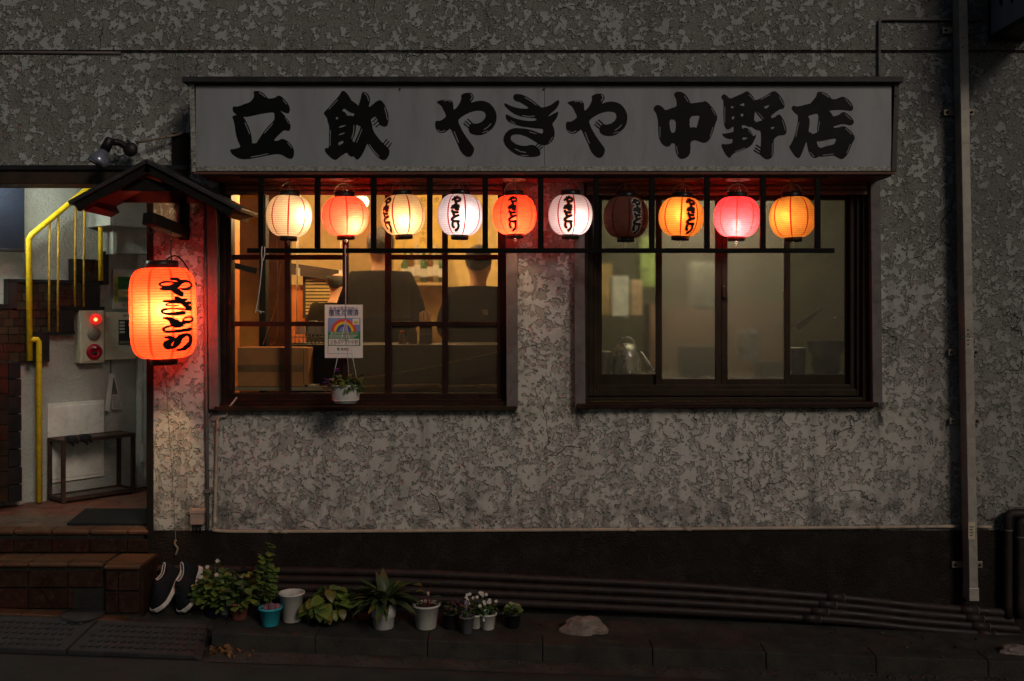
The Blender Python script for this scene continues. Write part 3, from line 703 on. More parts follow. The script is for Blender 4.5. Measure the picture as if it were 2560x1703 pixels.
rk = empty('shoe_rack', W(222, 1245, .1), 'low brown steel shoe rack standing against the entrance wall', 'rack')
RUST = M('brown_painted_steel', (.045,.026,.020), .5, var=.3, bump=.2, dirt=(.10,.05,.03), dirt_amt=.5)
U0, U1 = (W(112, 1170, .04)-AW).dot(TW)+.02, (W(336, 1170, .22)-AW).dot(TW)
ZTp = W(250, 1090, .2).z; q = .022
def rkp(u, o, z): return AW + TW*u + NW*o + Vector((0,0,z))
for u in (U0, U1-q):
    for o_ in (.03, .21):
        mb = MB(); mb.obox(rkp(u, o_, ZF), TW*q, NW*q, (0,0,ZTp-ZF-q)); mb.build('leg', RUST, rk)
for z in (ZTp-q, ZF+.012):
    mb = MB()
    mb.obox(rkp(U0, .21, z+.0005), TW*(U1-U0), NW*(q+.001), (0,0,q)); mb.obox(rkp(U0, .03, z+.0005), TW*(U1-U0), NW*(q+.001), (0,0,q))
    mb.obox(rkp(U0-.0006, .052, z+.0005), TW*q, NW*.158, (0,0,q)); mb.obox(rkp(U1-q+.0006, .052, z+.0005), TW*q, NW*.158, (0,0,q)); mb.build('shelf_frame', RUST, rk)
mb = MB(); mb.obox(rkp(U0+q, .053, ZTp-.010), TW*(U1-U0-2*q), NW*.156, (0,0,.008)); mb.build('top_shelf', RUST, rk)
mb = MB(); mb.obox(rkp(U0+q, .053, ZF+.02), TW*(U1-U0-2*q), NW*.156, (0,0,.006)); mb.build('bottom_shelf', STEEL, rk)
gl = empty('work_gloves', rkp(U0+.1, .16, ZTp+.002), 'pair of black gloves lying over the edge of the shoe rack', 'gloves')
for k in range(2):
    mb = MB(); c = rkp(U0+.06+.09*k, .21, ZTp+.012)
    mb.ball(c, .03, 10, 6, (1.1, 1.0, .42))
    for j in range(5):
        a = c + TW*(-.028+.014*j)
        mb.tube([a, a+NW*.03+Vector((0,0,-.004)), a+NW*.042+Vector((0,0,-.03-.012*(j % 3)))], [.009, .0085, .006], 7)
    mb.build('glove', M('black_knit', (.012,.012,.013), .9, bump=.5, bscale=200), gl)
mb = MB(); y0 = .06
mb.add([(X(150,-.0),.085,ZF+.002),(XC-.05,.085,ZF+.002),(XC-.05,.50,ZF+.002),(X(205,.45),.50,ZF+.002),
        (X(150,-.0),.085,ZF+.014),(XC-.05,.085,ZF+.014),(XC-.05,.50,ZF+.014),(X(205,.45),.50,ZF+.014)], [(0,3,2,1),(4,5,6,7),(0,1,5,4),(1,2,6,5),(2,3,7,6),(3,0,4,7)])
tag(mb.build('door_mat', M('dark_green_coir', (.014,.017,.017), .95, bump=1, bscale=180)), 'flat dark doormat on the tiled entrance floor', 'doormat')
lt = empty('entrance_ceiling_light', (-3.05, .34, Z(419)-.004), 'fluorescent ceiling light inside the entrance passage', 'ceiling light')
mb = MB(); mb.box(-3.33, -2.77, .30, .38, Z(419)-.004, Z(419)+.010); mb.build('fitting', WHITEPL, lt)
mb = MB(); mb.tube([(-3.31, .34, Z(419)-.018), (-2.79, .34, Z(419)-.018)], .013, 10); mb.build('tube', emissive('fluorescent_tube', (.92,1,.86), 145.0), lt)
# ------------------------------------------------------------------ the long sign over the windows
YS0 = -.29
sg = empty('shop_sign', P(1360, 432, YS0), 'long white lightbox sign with black brush lettering above both windows', 'sign')
SIGNFACE = M('aged_white_acrylic', (.25,.262,.285), .36, var=.10, stretch=(2.5,2.5,.5), scale=2.0, bump=.02, dirt=(.19,.188,.18), dirt_amt=.5, spec=.3)
FRAMEAL = M('pitted_aluminium', (.30,.30,.28), .5, metal=.5, var=.4, scale=60, bump=.5, bscale=160, dirt=(.07,.065,.05), dirt_amt=.8)
DARKFL = M('dark_roof_flashing', (.025,.026,.028), .5, var=.3, bump=.1, dirt=(.16,.15,.13), dirt_amt=.12)
INK = M('sign_black_vinyl', (.004,.0042,.0045), .5, bump=0, var=.1, spec=.12)
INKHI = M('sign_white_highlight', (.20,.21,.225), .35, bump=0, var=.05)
mb = MB(); mb.box(X(478,YS0), X(2241,YS0), YS0+.012, -.002, Z(429,YS0), Z(206,YS0)); mb.build('box', BEAM, sg)
for a, b in ((489, 1361), (1362, 2229)):
    mb = MB(); mb.box(X(a,YS0), X(b,YS0), YS0+.004, YS0+.0115, Z(417,YS0), Z(210,YS0)); mb.build('face_panel', SIGNFACE, sg)
mb = MB(); mb.hexa([(X(479,YS0),YS0-.004,Z(431,YS0)),(X(491,YS0),YS0-.004,Z(431,YS0)),(X(491,YS0),YS0+.0118,Z(431,YS0)),(X(479,YS0),YS0+.0118,Z(431,YS0)),(X(473,YS0),YS0-.004,Z(206,YS0)),(X(485,YS0),YS0-.004,Z(206,YS0)),(X(485,YS0),YS0+.0118,Z(206,YS0)),(X(473,YS0),YS0+.0118,Z(206,YS0))]); mb.build('side_frame', FRAMEAL, sg, bevel=.002)
mb = MB(); mb.hexa([(X(2228,YS0),YS0-.004,Z(429,YS0)),(X(2241,YS0),YS0-.004,Z(429,YS0)),(X(2241,YS0),YS0+.0118,Z(429,YS0)),(X(2228,YS0),YS0+.0118,Z(429,YS0)),(X(2236,YS0),YS0-.004,Z(206,YS0)),(X(2248,YS0),YS0-.004,Z(206,YS0)),(X(2248,YS0),YS0+.0118,Z(206,YS0)),(X(2236,YS0),YS0+.0118,Z(206,YS0))]); mb.build('side_frame', M('dark_side_frame', (.05,.045,.04), .5, bump=.2), sg, bevel=.002)
mb = MB(); mb.pbox(491.5, 2227.5, 416, 428, YS0-.003, YS0+.0117); mb.build('bottom_frame', FRAMEAL, sg, bevel=.002)
mb = MB(); mb.pbox(486, 2235, 205, 214, YS0-.0035, YS0+.0115); mb.build('top_frame', BEAM, sg)
mb = MB(); mb.box(X(455,YS0-.03), X(2259,YS0-.03), YS0-.035, -.002, Z(205,YS0-.035), Z(191,YS0-.035)); mb.build('top_cap', DARKFL, sg, bevel=.003)
mb = MB(); mb.box(X(482,YS0), X(2238,YS0), YS0+.0, YS0+.018, Z(436,YS0), Z(429.5,YS0)); mb.build('drip_edge', M('rust_red_trim', (.11,.05,.035), .45, bump=.1), sg, bevel=.002)
mb = MB(); mb.box(X(500,YS0), X(2232,YS0), YS0+.019, -.0015, Z(440,YS0), Z(429.6,YS0)); mb.build('soffit', M('red_brown_soffit', (.12,.035,.028), .6, bump=.2, var=.3), sg)
for px, py in ((482, 220), (486, 408), (1360, 222), (1000, 222), (2240, 240)):
    mb = MB(); mb.lathe([(.005,0),(.004,.003),(.0005,.0035)], 10, P(px, py, YS0-.004), M=Matrix.Rotation(R(90), 3, 'X')); mb.build('screw', BLACKPL, sg)
GLYPH = {
'立': (570, 8.25, [[(525,80),(560,65),(600,62),(660,75),(730,110),(780,160),(825,225),(965,210),(1010,175),(1050,155),(1100,175),(1170,240),(1230,310),(1270,390),(1280,450),(1265,510),(1240,525),(1180,515),(1075,462),(1100,492),(1160,560),(1220,630),(1270,710),(1293,780),(1290,840),(1270,880),(1240,885),(1160,865),(1080,935),(1000,1010),(940,1095),(1040,1090),(1090,1055),(1140,1052),(1210,1080),(1280,1140),(1340,1220),(1365,1300),(1362,1380),(1340,1440),(1310,1462),(1260,1458),(1190,1425),(1120,1380),(1040,1362),(950,1368),(820,1390),(620,1430),(480,1458),(370,1470),(270,1465),(180,1430),(100,1375),(55,1320),(50,1290),(65,1260),(110,1265),(180,1250),(270,1215),(215,1110),(175,990),(155,880),(140,750),(115,650),(88,600),(110,580),(160,562),(200,553),(150,530),(110,485),(98,440),(105,400),(120,380),(180,390),(250,372),(350,330),(450,300),(520,220),(545,160),(540,110)],
   [(310,590),(400,595),(500,575),(650,540),(800,515),(955,498),(965,560),(962,640),(930,700),(850,770),(770,860),(690,980),(630,1070),(590,1140),(545,1140),(500,1150),(495,1080),(480,960),(440,830),(380,700)]],
   [[(640,100),(710,140),(775,195)],[(1130,240),(1210,340)],[(1180,600),(1250,735)],[(350,715),(400,830),(445,950)],[(925,735),(840,830),(750,935)],[(1225,1125),(1320,1240)],[(470,1430),(650,1395),(830,1355)]], []),
'飲': (800, 8.253, [[(425,110),(445,75),(480,60),(520,75),(580,140),(620,200),(640,250),(700,295),(760,335),(790,375),(830,270),(860,130),(880,85),(915,75),(970,105),(1020,175),(1035,240),(1020,320),(1005,405),(1080,350),(1150,290),(1210,255),(1260,258),(1320,320),(1380,440),(1415,570),(1415,690),(1390,780),(1350,800),(1290,790),(1240,765),(1200,680),(1165,575),(1040,645),(1075,740),(1085,840),(1120,920),(1200,1030),(1300,1145),(1420,1255),(1440,1310),(1420,1400),(1370,1475),(1310,1490),(1240,1465),(1160,1390),(1070,1280),(1000,1180),(975,1140),(930,1260),(870,1380),(810,1460),(775,1482),(740,1460),(705,1410),(650,1420),(605,1395),(560,1330),(480,1370),(400,1430),(350,1475),(310,1485),(240,1450),(150,1370),(105,1300),(100,1270),(120,1235),(185,1248),(190,1000),(192,760),(160,700),(155,630),(120,580),(85,530),(85,505),(140,450),(250,330),(380,180)],
   [(455,475),(500,415),(570,470),(650,515),(725,525),(685,590),(630,570),(565,580),(540,530),(500,490)],[(320,625),(355,590),(390,625),(345,658)],[(395,795),(535,758),(528,785),(395,830)],[(385,955),(515,912),(515,938),(390,982)],[(380,1120),(490,1085),(485,1140),(380,1195)],[(745,745),(800,780),(850,790),(800,920),(740,1060),(705,1140),(665,1070),(715,980),(740,860)]],
   [[(370,240),(185,445)],[(215,875),(208,1195)],[(905,100),(970,160),(1008,275)],[(1330,395),(1365,520),(1390,660)],[(700,765),(690,930),(650,1045)],[(870,850),(755,1130)],[(1015,1160),(1110,1300),(1220,1415)]],
   [[(1185,600),(1090,705)],[(1215,665),(1105,770)],[(1235,740),(1150,810)],[(1385,1055),(1300,1160)],[(1430,1095),(1340,1200)],[(1475,1135),(1395,1250)]]),
'や': (1080, 8.253, [[(95,300),(120,275),(200,250),(290,242),(380,250),(430,290),(440,360),(445,460),(500,420),(560,340),(600,250),(610,200),(595,160),(650,115),(730,98),(810,105),(855,150),(865,200),(840,250),(795,315),(880,280),(980,265),(1080,270),(1180,310),(1270,400),(1325,510),(1337,620),(1310,740),(1250,835),(1180,890),(1110,940),(1030,968),(940,975),(850,960),(780,920),(755,850),(765,790),(820,720),(870,738),(930,738),(1010,715),(1080,650),(1115,580),(1105,520),(1060,480),(970,465),(860,478),(740,520),(620,590),(535,665),(570,770),(640,910),(740,1060),(830,1180),(870,1250),(860,1330),(820,1400),(770,1425),(710,1415),(640,1360),(580,1280),(530,1150),(460,1000),(385,830),(330,870),(270,915),(200,930),(130,905),(80,840),(65,750),(80,675),(160,685),(240,640),(300,575),(250,470),(200,370),(150,330)]],
   [[(455,895),(500,1010),(550,1130)],[(790,130),(830,180),(790,260)],[(115,865),(190,905),(275,870)],[(1070,860),(1150,810),(1220,735)],[(1040,922),(1160,885)],[(240,268),(330,258),(390,295)]],
   [[(735,640),(830,725)],[(685,680),(790,775)],[(655,730),(770,830)]]),
'ぎ': (1250, 8.253, [[(275,180),(300,130),(360,125),(440,135),(550,180),(680,260),(790,355),(850,405),(920,400),(1050,355),(1130,290),(1200,250),(1225,270),(1220,330),(1170,420),(1080,500),(980,590),(1060,560),(1130,520),(1195,490),(1205,510),(1180,600),(1130,680),(1075,740),(1115,840),(1130,940),(1115,1040),(1060,1120),(980,1170),(900,1185),(830,1170),(760,1130),(660,1060),(540,1000),(430,960),(350,955),(270,965),(225,1000),(220,1060),(260,1115),(350,1170),(450,1195),(560,1195),(620,1175),(700,1180),(780,1230),(825,1300),(840,1370),(800,1405),(720,1420),(600,1425),(450,1410),(330,1370),(210,1290),(120,1200),(75,1100),(75,1020),(110,940),(190,865),(290,830),(400,830),(520,840),(650,870),(780,920),(870,950),(895,900),(885,840),(760,835),(600,815),(430,790),(290,745),(180,700),(130,640),(118,580),(130,535),(220,590),(340,640),(480,670),(620,685),(765,670),(740,620),(620,615),(460,595),(320,545),(200,470),(110,380),(90,340),(105,310),(200,365),(330,410),(470,430),(600,425),(560,385),(480,330),(400,290),(320,265),(285,230)]],
   [[(515,200),(640,270),(755,360)],[(460,570),(590,590),(715,580)],[(600,905),(755,950)],[(310,1260),(420,1310),(540,1335)],[(430,1390),(590,1395)],[(1090,1010),(1010,1130)],[(215,680),(310,735)]],
   [[(800,1140),(735,1205)],[(850,1170),(780,1240)],[(890,1205),(815,1275)]]),
'中': (1625, 8.25, [[(500,150),(510,105),(550,80),(620,78),(700,110),(770,185),(820,280),(825,325),(1000,300),(1090,290),(1130,268),(1190,300),(1280,400),(1360,520),(1390,600),(1380,670),(1350,730),(1310,870),(1260,1010),(1210,1090),(1150,1130),(1080,1128),(1000,1095),(930,1072),(835,1105),(832,1330),(800,1400),(730,1450),(660,1465),(600,1440),(550,1370),(525,1260),(520,1140),(440,1140),(420,1190),(360,1215),(300,1195),(240,1140),(195,1050),(175,950),(172,800),(165,640),(130,520),(70,430),(95,380),(150,350),(210,365),(280,420),(315,465),(430,420),(550,385),(555,300),(540,220)],
   [(390,645),(540,655),(530,915),(425,930)],[(820,585),(1035,560),(1000,680),(965,830),(900,805),(815,830)]],
   [[(710,170),(790,290)],[(1265,420),(1350,565)],[(1300,810),(1235,1010)],[(205,800),(205,1020)],[(545,1200),(575,1375)]], []),
'野': (1795, 8.25, [[(65,190),(90,145),(125,128),(190,165),(240,230),(400,160),(520,105),(590,65),(640,95),(720,180),(770,260),(880,215),(1000,150),(1090,90),(1150,65),(1210,85),(1290,170),(1350,270),(1375,360),(1360,420),(1330,435),(1290,430),(1200,490),(1110,560),(1085,600),(1105,625),(1170,610),(1230,555),(1265,545),(1310,590),(1370,700),(1410,830),(1415,900),(1385,965),(1350,975),(1270,975),(1200,1010),(1150,1055),(1148,1200),(1140,1370),(1100,1445),(1040,1475),(970,1460),(900,1410),(860,1355),(880,1250),(890,1100),(890,950),(880,880),(800,870),(740,835),(700,800),(650,810),(580,775),(490,760),(495,845),(560,820),(620,835),(680,890),(715,960),(710,1000),(800,960),(760,1050),(710,1160),(640,1220),(560,1260),(440,1300),(330,1345),(280,1390),(260,1435),(230,1440),(160,1370),(100,1260),(70,1180),(90,1155),(170,1165),(295,1140),(310,1045),(240,1055),(160,1030),(100,980),(90,940),(150,945),(240,925),(325,905),(330,795),(280,810),(240,850),(205,858),(160,830),(125,740),(115,560),(118,270),(90,220)],
   [(265,370),(335,380),(318,412),(268,430)],[(430,355),(548,298),(542,382),(490,365)],[(280,600),(338,572),(338,632),(292,660)],[(460,540),(528,518),(523,582),(478,598)],[(760,450),(800,530),(900,640),(925,665),(740,720)],[(500,1010),(640,1025),(505,1085)],[(935,390),(1080,340),(990,440)],[(1075,815),(1185,788),(1120,868)]],
   [[(640,140),(755,260)],[(880,240),(1080,135)],[(1265,185),(1355,350)],[(1325,660),(1390,880)],[(140,400),(140,720)],[(825,510),(940,640)],[(355,1315),(560,1240)],[(1125,1135),(1110,1395)],[(625,865),(700,955)]],
   [[(785,1175),(890,1245)],[(760,1230),(880,1310)],[(740,1285),(870,1365)]]),
'店': (1965, 8.253, [[(640,100),(670,80),(740,80),(830,115),(900,170),(945,240),(1050,225),(1110,195),(1170,178),(1240,205),(1320,280),(1380,370),(1385,420),(1370,465),(1330,475),(1200,455),(1080,450),(960,460),(885,470),(940,530),(970,595),(1095,555),(1140,510),(1190,495),(1260,530),(1340,600),(1400,680),(1400,720),(1370,760),(1310,770),(1240,750),(1170,742),(1060,765),(975,800),(985,825),(1080,815),(1180,785),(1250,815),(1350,905),(1420,1010),(1415,1060),(1370,1130),(1330,1240),(1270,1370),(1200,1450),(1150,1470),(1080,1445),(990,1390),(850,1405),(740,1418),(680,1410),(640,1440),(590,1445),(530,1415),(475,1330),(445,1220),(430,1090),(400,1150),(350,1290),(290,1430),(250,1448),(190,1410),(130,1320),(65,1220),(110,1150),(170,1020),(220,840),(250,680),(250,555),(190,520),(130,450),(115,420),(130,380),(160,365),(220,385),(300,375),(400,345),(500,325),(570,240),(630,170)],
   [(440,580),(650,520),(675,580),(665,700),(645,850),(655,915),(545,958),(500,915),(460,905),(485,760),(485,640)],[(620,1100),(720,1100),(860,1065),(1045,1035),(1020,1110),(990,1165),(850,1195),(680,1250)]],
   [[(740,105),(820,145),(890,195)],[(1220,220),(1350,375)],[(1220,540),(1350,655)],[(1230,835),(1355,960)],[(265,710),(200,1010)],[(690,690),(665,885)],[(1330,1160),(1255,1350)],[(495,1325),(580,1425)],[(755,1390),(980,1362)]], []),
}
def ribbon2(pts, w):
    pts = [Vector((p[0], p[1])) for p in pts]
    if len(pts) > 2: pts = [Vector((q.x, q.y)) for q in catmull([(p.x, p.y, 0) for p in pts], 4)]
    L, Rr = [], []
    for i, p in enumerate(pts):
        t = (pts[min(i+1, len(pts)-1)] - pts[max(i-1, 0)]).normalized(); n_ = Vector((-t.y, t.x))
        ww = w/2 * (.75 if i in (0, len(pts)-1) else 1)
        L.append(p + n_*ww); Rr.append(p - n_*ww)
    return [(q.x, q.y) for q in L] + [(q.x, q.y) for q in reversed(Rr)]
sgo = wloc(sg)
for ch, dx, dy in (('立', 0, 0), ('飲', 0, 0), ('や', 0, 0), ('ぎ', 0, 0), ('や', 327, 2.1), ('中', 0, 0), ('野', 0, 0), ('店', 0, 0)):
    ox, k, loops, his, forks = GLYPH[ch]
    def to3(base):
        def f(u, v, w): return P(u, v, YS0 + base) + Vector((0, -w, 0)) - sgo
        return f
    tr = lambda p: (ox + dx + p[0]/k, 220 + dy + p[1]/k)
    let = shape2d('letter', [[tr(p) for p in chaikin(l)] for l in loops], INK, sg, to3(.0038), .0022)
    for fk in forks: shape2d('letter_stroke', [[tr(p) for p in ribbon2(fk, 30)]], INK, let, to3(.0036), .0020)
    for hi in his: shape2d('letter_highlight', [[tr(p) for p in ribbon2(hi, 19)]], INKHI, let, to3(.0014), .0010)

# ------------------------------------------------------------------ black timber lattice under the sign
YLT = -.27
la = empty('lantern_lattice', P(1350, 632, YLT), 'black timber lattice of upright bars hanging under the sign', 'lattice')
LATT = M('black_lattice_paint', (.0035,.003,.003), .6, bump=.2, bscale=30, stretch=(1,1,6), spec=.1)
mb = MB(); mb.pbox(617, 2087, 620.5, 632.5, YLT, YLT+.022); mb.build('rail', LATT, la, bevel=.0025)
mb = MB(); mb.pbox(600, 2070, 437, 445, YLT, YLT+.022); mb.build('rail', LATT, la, bevel=.0025)
for px in (652, 793, 933.5, 1074, 1213, 1352, 1490, 1630, 1768, 1908, 2045):
    mb = MB(); mb.pbox(px-7, px+7, 445, 620.3, YLT+.001, YLT+.021); mb.build('bar', LATT, la, bevel=.0025)

# ------------------------------------------------------------------ paper lanterns
YAK = [  # strokes of the four kana in unit boxes
 [[(.04,.52),(.3,.66),(.66,.8),(.93,.66),(.86,.40),(.60,.36)],[(.50,.99),(.60,.84)],[(.24,.92),(.40,.48),(.58,.03)]],
 [[(.14,.80),(.84,.88)],[(.08,.58),(.86,.68)],[(.40,1.0),(.58,.62),(.80,.36)],[(.80,.36),(.50,.42)],[(.20,.30),(.28,.08),(.78,.04)]],
 [[(.30,.98),(.44,.62)],[(.86,.76),(.42,.54),(.16,.26),(.36,.06),(.90,.06)]],
 [[(.22,.95),(.17,.52),(.34,.40)],[(.74,.97),(.82,.52),(.66,.20),(.38,.02)]]]
def lantern_profile(Rm, h, rt, rb, ribs, sc, power=2.0, sub=4):
    """shell radius from bottom to top with the hoops' scallops"""
    pr = []; n = ribs*sub
    for i in range(n+1):
        t = -1 + 2*i/n
        end = rb if t < 0 else rt
        e = 1 - abs(t)**power
        r = end + (Rm-end)*max(0., e)**(1/2.0 if power <= 2.4 else 1/2.6)
        r -= sc*(1-abs(math.sin(math.pi*i/sub)))
        pr.append((r, h*t))
    return pr
def prof_r(prof, z):
    for (r0, z0), (r1, z1) in zip(prof, prof[1:]):
        if z0 <= z <= z1: return r0 + (r1-r0)*(z-z0)/(z1-z0)
    return prof[0][0] if z < prof[0][1] else prof[-1][0]
def smooth_prof(prof, z, d=.006): return max(prof_r(prof, z-d/2), prof_r(prof, z), prof_r(prof, z+d/2))
def surf_ribbon(mb, pts, prof, off, n=5):
    """pts: (arc offset, height, width) on a lantern; front of the lantern is -y"""
    pts = [Vector(p) for p in pts]
    if len(pts) > 2: pts = catmull(pts, n)
    else: pts = [pts[0].lerp(pts[1], i/6) for i in range(7)]
    vs, fs = [], []; K = 3
    def on(u, z):
        r = smooth_prof(prof, z) + off; a = u/ max(.03, prof_r(prof, 0))
        return (r*math.sin(a), -r*math.cos(a), z)
    m = len(pts)
    for i, p in enumerate(pts):
        t = Vector((pts[min(i+1, m-1)].x - pts[max(i-1, 0)].x, pts[min(i+1, m-1)].y - pts[max(i-1, 0)].y))
        if t.length < 1e-9: t = Vector((1, 0))
        t.normalize(); n_ = Vector((-t.y, t.x)); w = p.z/2
        if i in (0, m-1):                                   # round the ends a little
            e = t*(-w*.5 if i == 0 else w*.5); p = Vector((p.x+e.x, p.y+e.y, p.z)); w *= .55
        for k in range(K+1):
            s_ = -1 + 2*k/K
            vs.append(on(p.x + n_.x*w*s_, p.y + n_.y*w*s_))
    for i in range(m-1):
        for k in range(K):
            a = i*(K+1)+k; fs.append((a, a+1, a+K+2, a+K+1))
    mb.add(vs, fs, True)
LBLACK = M('lantern_black_lacquer', (.010,.009,.009), .35, bump=.03)
LINK = M('lantern_ink', (.006,.005,.005), .6, bump=0)
WIRE = M('thin_steel_wire', (.35,.30,.25), .4, metal=.9, bump=0)
def small_lantern(px, py, pal, label, text=None, lit=1.0, bulb=(0,-.03,-.02), col=(1,.62,.28), outline=(1,.55,.42), seed=0, tilt=0.0, phase=.0, seam=(.50,.012,.008), lines=.75, rs=1.0, soot=.15):
    y = -.14; c = P(px, py, y)
    g = empty('paper_lantern', c, label, 'lantern', 'row of round paper lanterns under the sign', (0, R(tilt), math.atan2(-c.x, CAM_D+y)))
    Rm = 56.5*S*F(y)*rs; h = .106*(1+.03*math.sin(seed*2.1))
    prof = lantern_profile(Rm, h, .052, .046, 22, .0022, 2.0)
    mb = MB(); mb.lathe(prof, 48)
    pm_ = paper_mat('lantern_paper', pal, seam, 8, phase, 22, 2*h, .06, lines, soot)
    sh = mb.build('shell', pm_, g, local=True)
    mb = MB(); mb.lathe([(.052,h-.004),(.054,h),(.054,h+.026),(.050,h+.027),(.049,h)], 28); mb.build('top_ring', LBLACK, g, local=True)
    mb = MB(); mb.lathe([(.040,-h+.002),(.047,-h+.003),(.0475,-h-.020),(.044,-h-.023),(.040,-h-.021),(.039,-h)], 28); br = mb.build('bottom_ring', LBLACK, g, local=True)
    mb = MB()
    hp = [(-.052,0,h+.018)] + [(.052*math.cos(math.pi-math.pi*i/10), .004*math.sin(i*.9+seed), h+.022+.052*math.sin(math.pi*i/10)) for i in range(1, 10)] + [(.052,0,h+.018)]
    mb.tube(hp, .0017, 6)
    rr = random.Random(seed); top = Z(441, -.14)-c.z
    for k in range(3): mb.tube([(-.02+.02*k, .006*k, h+.02), (rr.uniform(-.01, .012), rr.uniform(-.01, .01), h+.06), (rr.uniform(-.006, .006), 0, top)], .0013, 5)
    mb.tube(catmull([(-.035+rr.uniform(-.02,.02), .01, top-.004), (0, 0, top-.010), (.04+rr.uniform(-.02,.02), .006, top-.003)], 4), .0022, 5)
    mb.build('wire_hanger', WIRE, g, local=True)
    mb = MB(); ring = [(.007*math.cos(a*.7), 0, -h-.030+.007*math.sin(a*.7)) for a in range(10)]
    mb.tube(ring + [(.002,0,-h-.040), (-.002,.002,-h-.052)], .0011, 5); mb.build('bottom_hook', WIRE, g, local=True)
    if lit:
        mb = MB(); mb.ball(bulb, .027, 14, 10, (1,1,1.15)); bb = mb.build('bulb', emissive('bulb_glow', col, 36.0*lit), g, local=True)
        mb = MB(); mb.tube([(bulb[0], bulb[1], bulb[2]+.03), (bulb[0]*.4, bulb[1]*.4, h)], .012, 10); mb.build('bulb_socket', LBLACK, g, local=True)
    if text is not None:
        fm = filter_mat('print_outline', outline) if lit else M('print_outline_pale', (.45,.40,.38), .7, bump=0)
        W_, H_ = .054, .0465
        mbo, mbi = MB(), MB(); kk = 0
        for ci, ch in enumerate(YAK):
            for s_ in ch:
                q = [(text + (p[0]-.5)*W_, .094 - ci*H_*1.0 - (1-p[1])*H_*.96, .0) for p in s_]
                surf_ribbon(mbi, [(a, b-.002, .0140) for a, b, _ in q], prof, .0028 + kk*.00006); kk += 1
        for ci, ch in enumerate(YAK):
            for s_ in ch:
                surf_ribbon(mbo, [(text + (p[0]-.5)*W_, .092 - ci*H_ - (1-p[1])*H_*.96, .024) for p in s_], prof, .0009 + kk*.00003); kk += 1
        mbo.build('letter_outline', fm, g, local=True); mbi.build('lettering', LINK, g, local=True)
    return g
WARM = (.93,.77,.58); WHITE = (.92,.84,.82); REDO = (.92,.036,.016); ORNG = (.90,.40,.10); PINK = (.90,.033,.037); DULL = (.46,.26,.21)
small_lantern(723, 541, WARM, 'glowing cream lantern, first in the row at the window corner', None, .85, (.06,-.058,.0), (1,.72,.42), seed=1, phase=.55, tilt=2)
small_lantern(863, 541, (.92,.055,.034), 'red lantern with bright low spot, second in the row', None, 6.6, (.035,-.055,-.042), (1,.62,.35), seed=2, phase=.4, lines=.65, tilt=-2, rs=1.03)
small_lantern(1007, 538, (.92,.73,.46), 'cream lantern with kana on its left edge, third in the row', -.098, .72, (.005,-.062,-.035), (1,.72,.42), (1,.72,.50), seed=3, phase=.1, tilt=-3, rs=.99)
small_lantern(1150, 538, WHITE, 'cool white lantern with red seams and kana, fourth in the row', -.024, .55, (.02,-.06,-.02), (1,.86,.84), (1,.74,.66), seed=4, phase=.2, lines=.65, soot=.06, tilt=1, rs=1.01)
small_lantern(1286, 538, REDO, 'orange red lantern with black kana in front of the stucco pier', -.010, 5.6, (0,-.02,-.04), (1,.62,.35), (1,.9,.9), seed=5, phase=.35, lines=.5, tilt=-1, rs=.98)
small_lantern(1426, 538, WHITE, 'pale pinkish white lantern with black kana beside the stucco pier', -.012, .55, (.025,-.058,-.035), (1,.76,.70), (1,.62,.48), seed=6, phase=.25, lines=.65, soot=.08, rs=.98)
small_lantern(1565, 544, DULL, 'unlit dull brown lantern with pale outlined kana', .062, 0, seed=7, phase=.3, seam=(.20,.08,.06), lines=.25, tilt=1)
small_lantern(1703, 543, ORNG, 'amber lantern with black kana on its right side', .052, .62, (-.005,-.055,.005), (1,.64,.30), (1,.45,.35), seed=8, phase=.5, tilt=3)
small_lantern(1842, 543, PINK, 'pinkish red lantern with white hot spot, ninth in the row', None, 6.0, (0,-.05,-.048), (1,.70,.62), seed=9, phase=.5, lines=.65, tilt=1.5, rs=1.01)
small_lantern(1981, 544, ORNG, 'amber lantern with scuffed top at the right end of the row', None, .58, (-.03,-.05,.0), (1,.64,.30), seed=10, phase=.6, tilt=-2, soot=.3)

# the big red lantern at the entrance
YB = -.20
bl = empty('big_red_lantern', P(408, 783, YB), 'large cylindrical red lantern with black kana beside the entrance', 'lantern', None, (0, R(-1.2), math.atan2(-P(408,783,YB).x, CAM_D+YB)))
fB = S*F(YB); hB = 113*fB
prof = lantern_profile(80*fB, hB, 36*fB, 34*fB, 34, .0016, 5.0)
mb = MB(); mb.lathe(prof, 64); mb.build('shell', paper_mat('big_lantern_paper', (.92,.040,.016), (.62,.008,.003), 9, .34, 34, 2*hB, .085, .75, .10, .8), bl, local=True)
mb = MB(); mb.lathe([(36*fB,hB-.006),(39*fB,hB),(39*fB,hB+17*fB),(36.5*fB,hB+18*fB),(36*fB,hB)], 40); mb.build('top_ring', LBLACK, bl, local=True)
mb = MB(); mb.lathe([(31*fB,-hB+.004),(33*fB,-hB),(33*fB,-hB-15*fB),(30*fB,-hB-16*fB),(29*fB,-hB)], 40); mb.build('bottom_ring', LBLACK, bl, local=True)
mb = MB(); mb.ball((.0,-.085,.015), .034, 16, 12, (1,1,1.2)); mb.build('bulb', emissive('big_bulb_glow', (1,.64,.30), 520.0), bl, local=True)
mb = MB(); mb.tube([(.0,-.085,.05), (.005,-.02,hB)], .015, 10); mb.build('bulb_socket', LBLACK, bl, local=True)
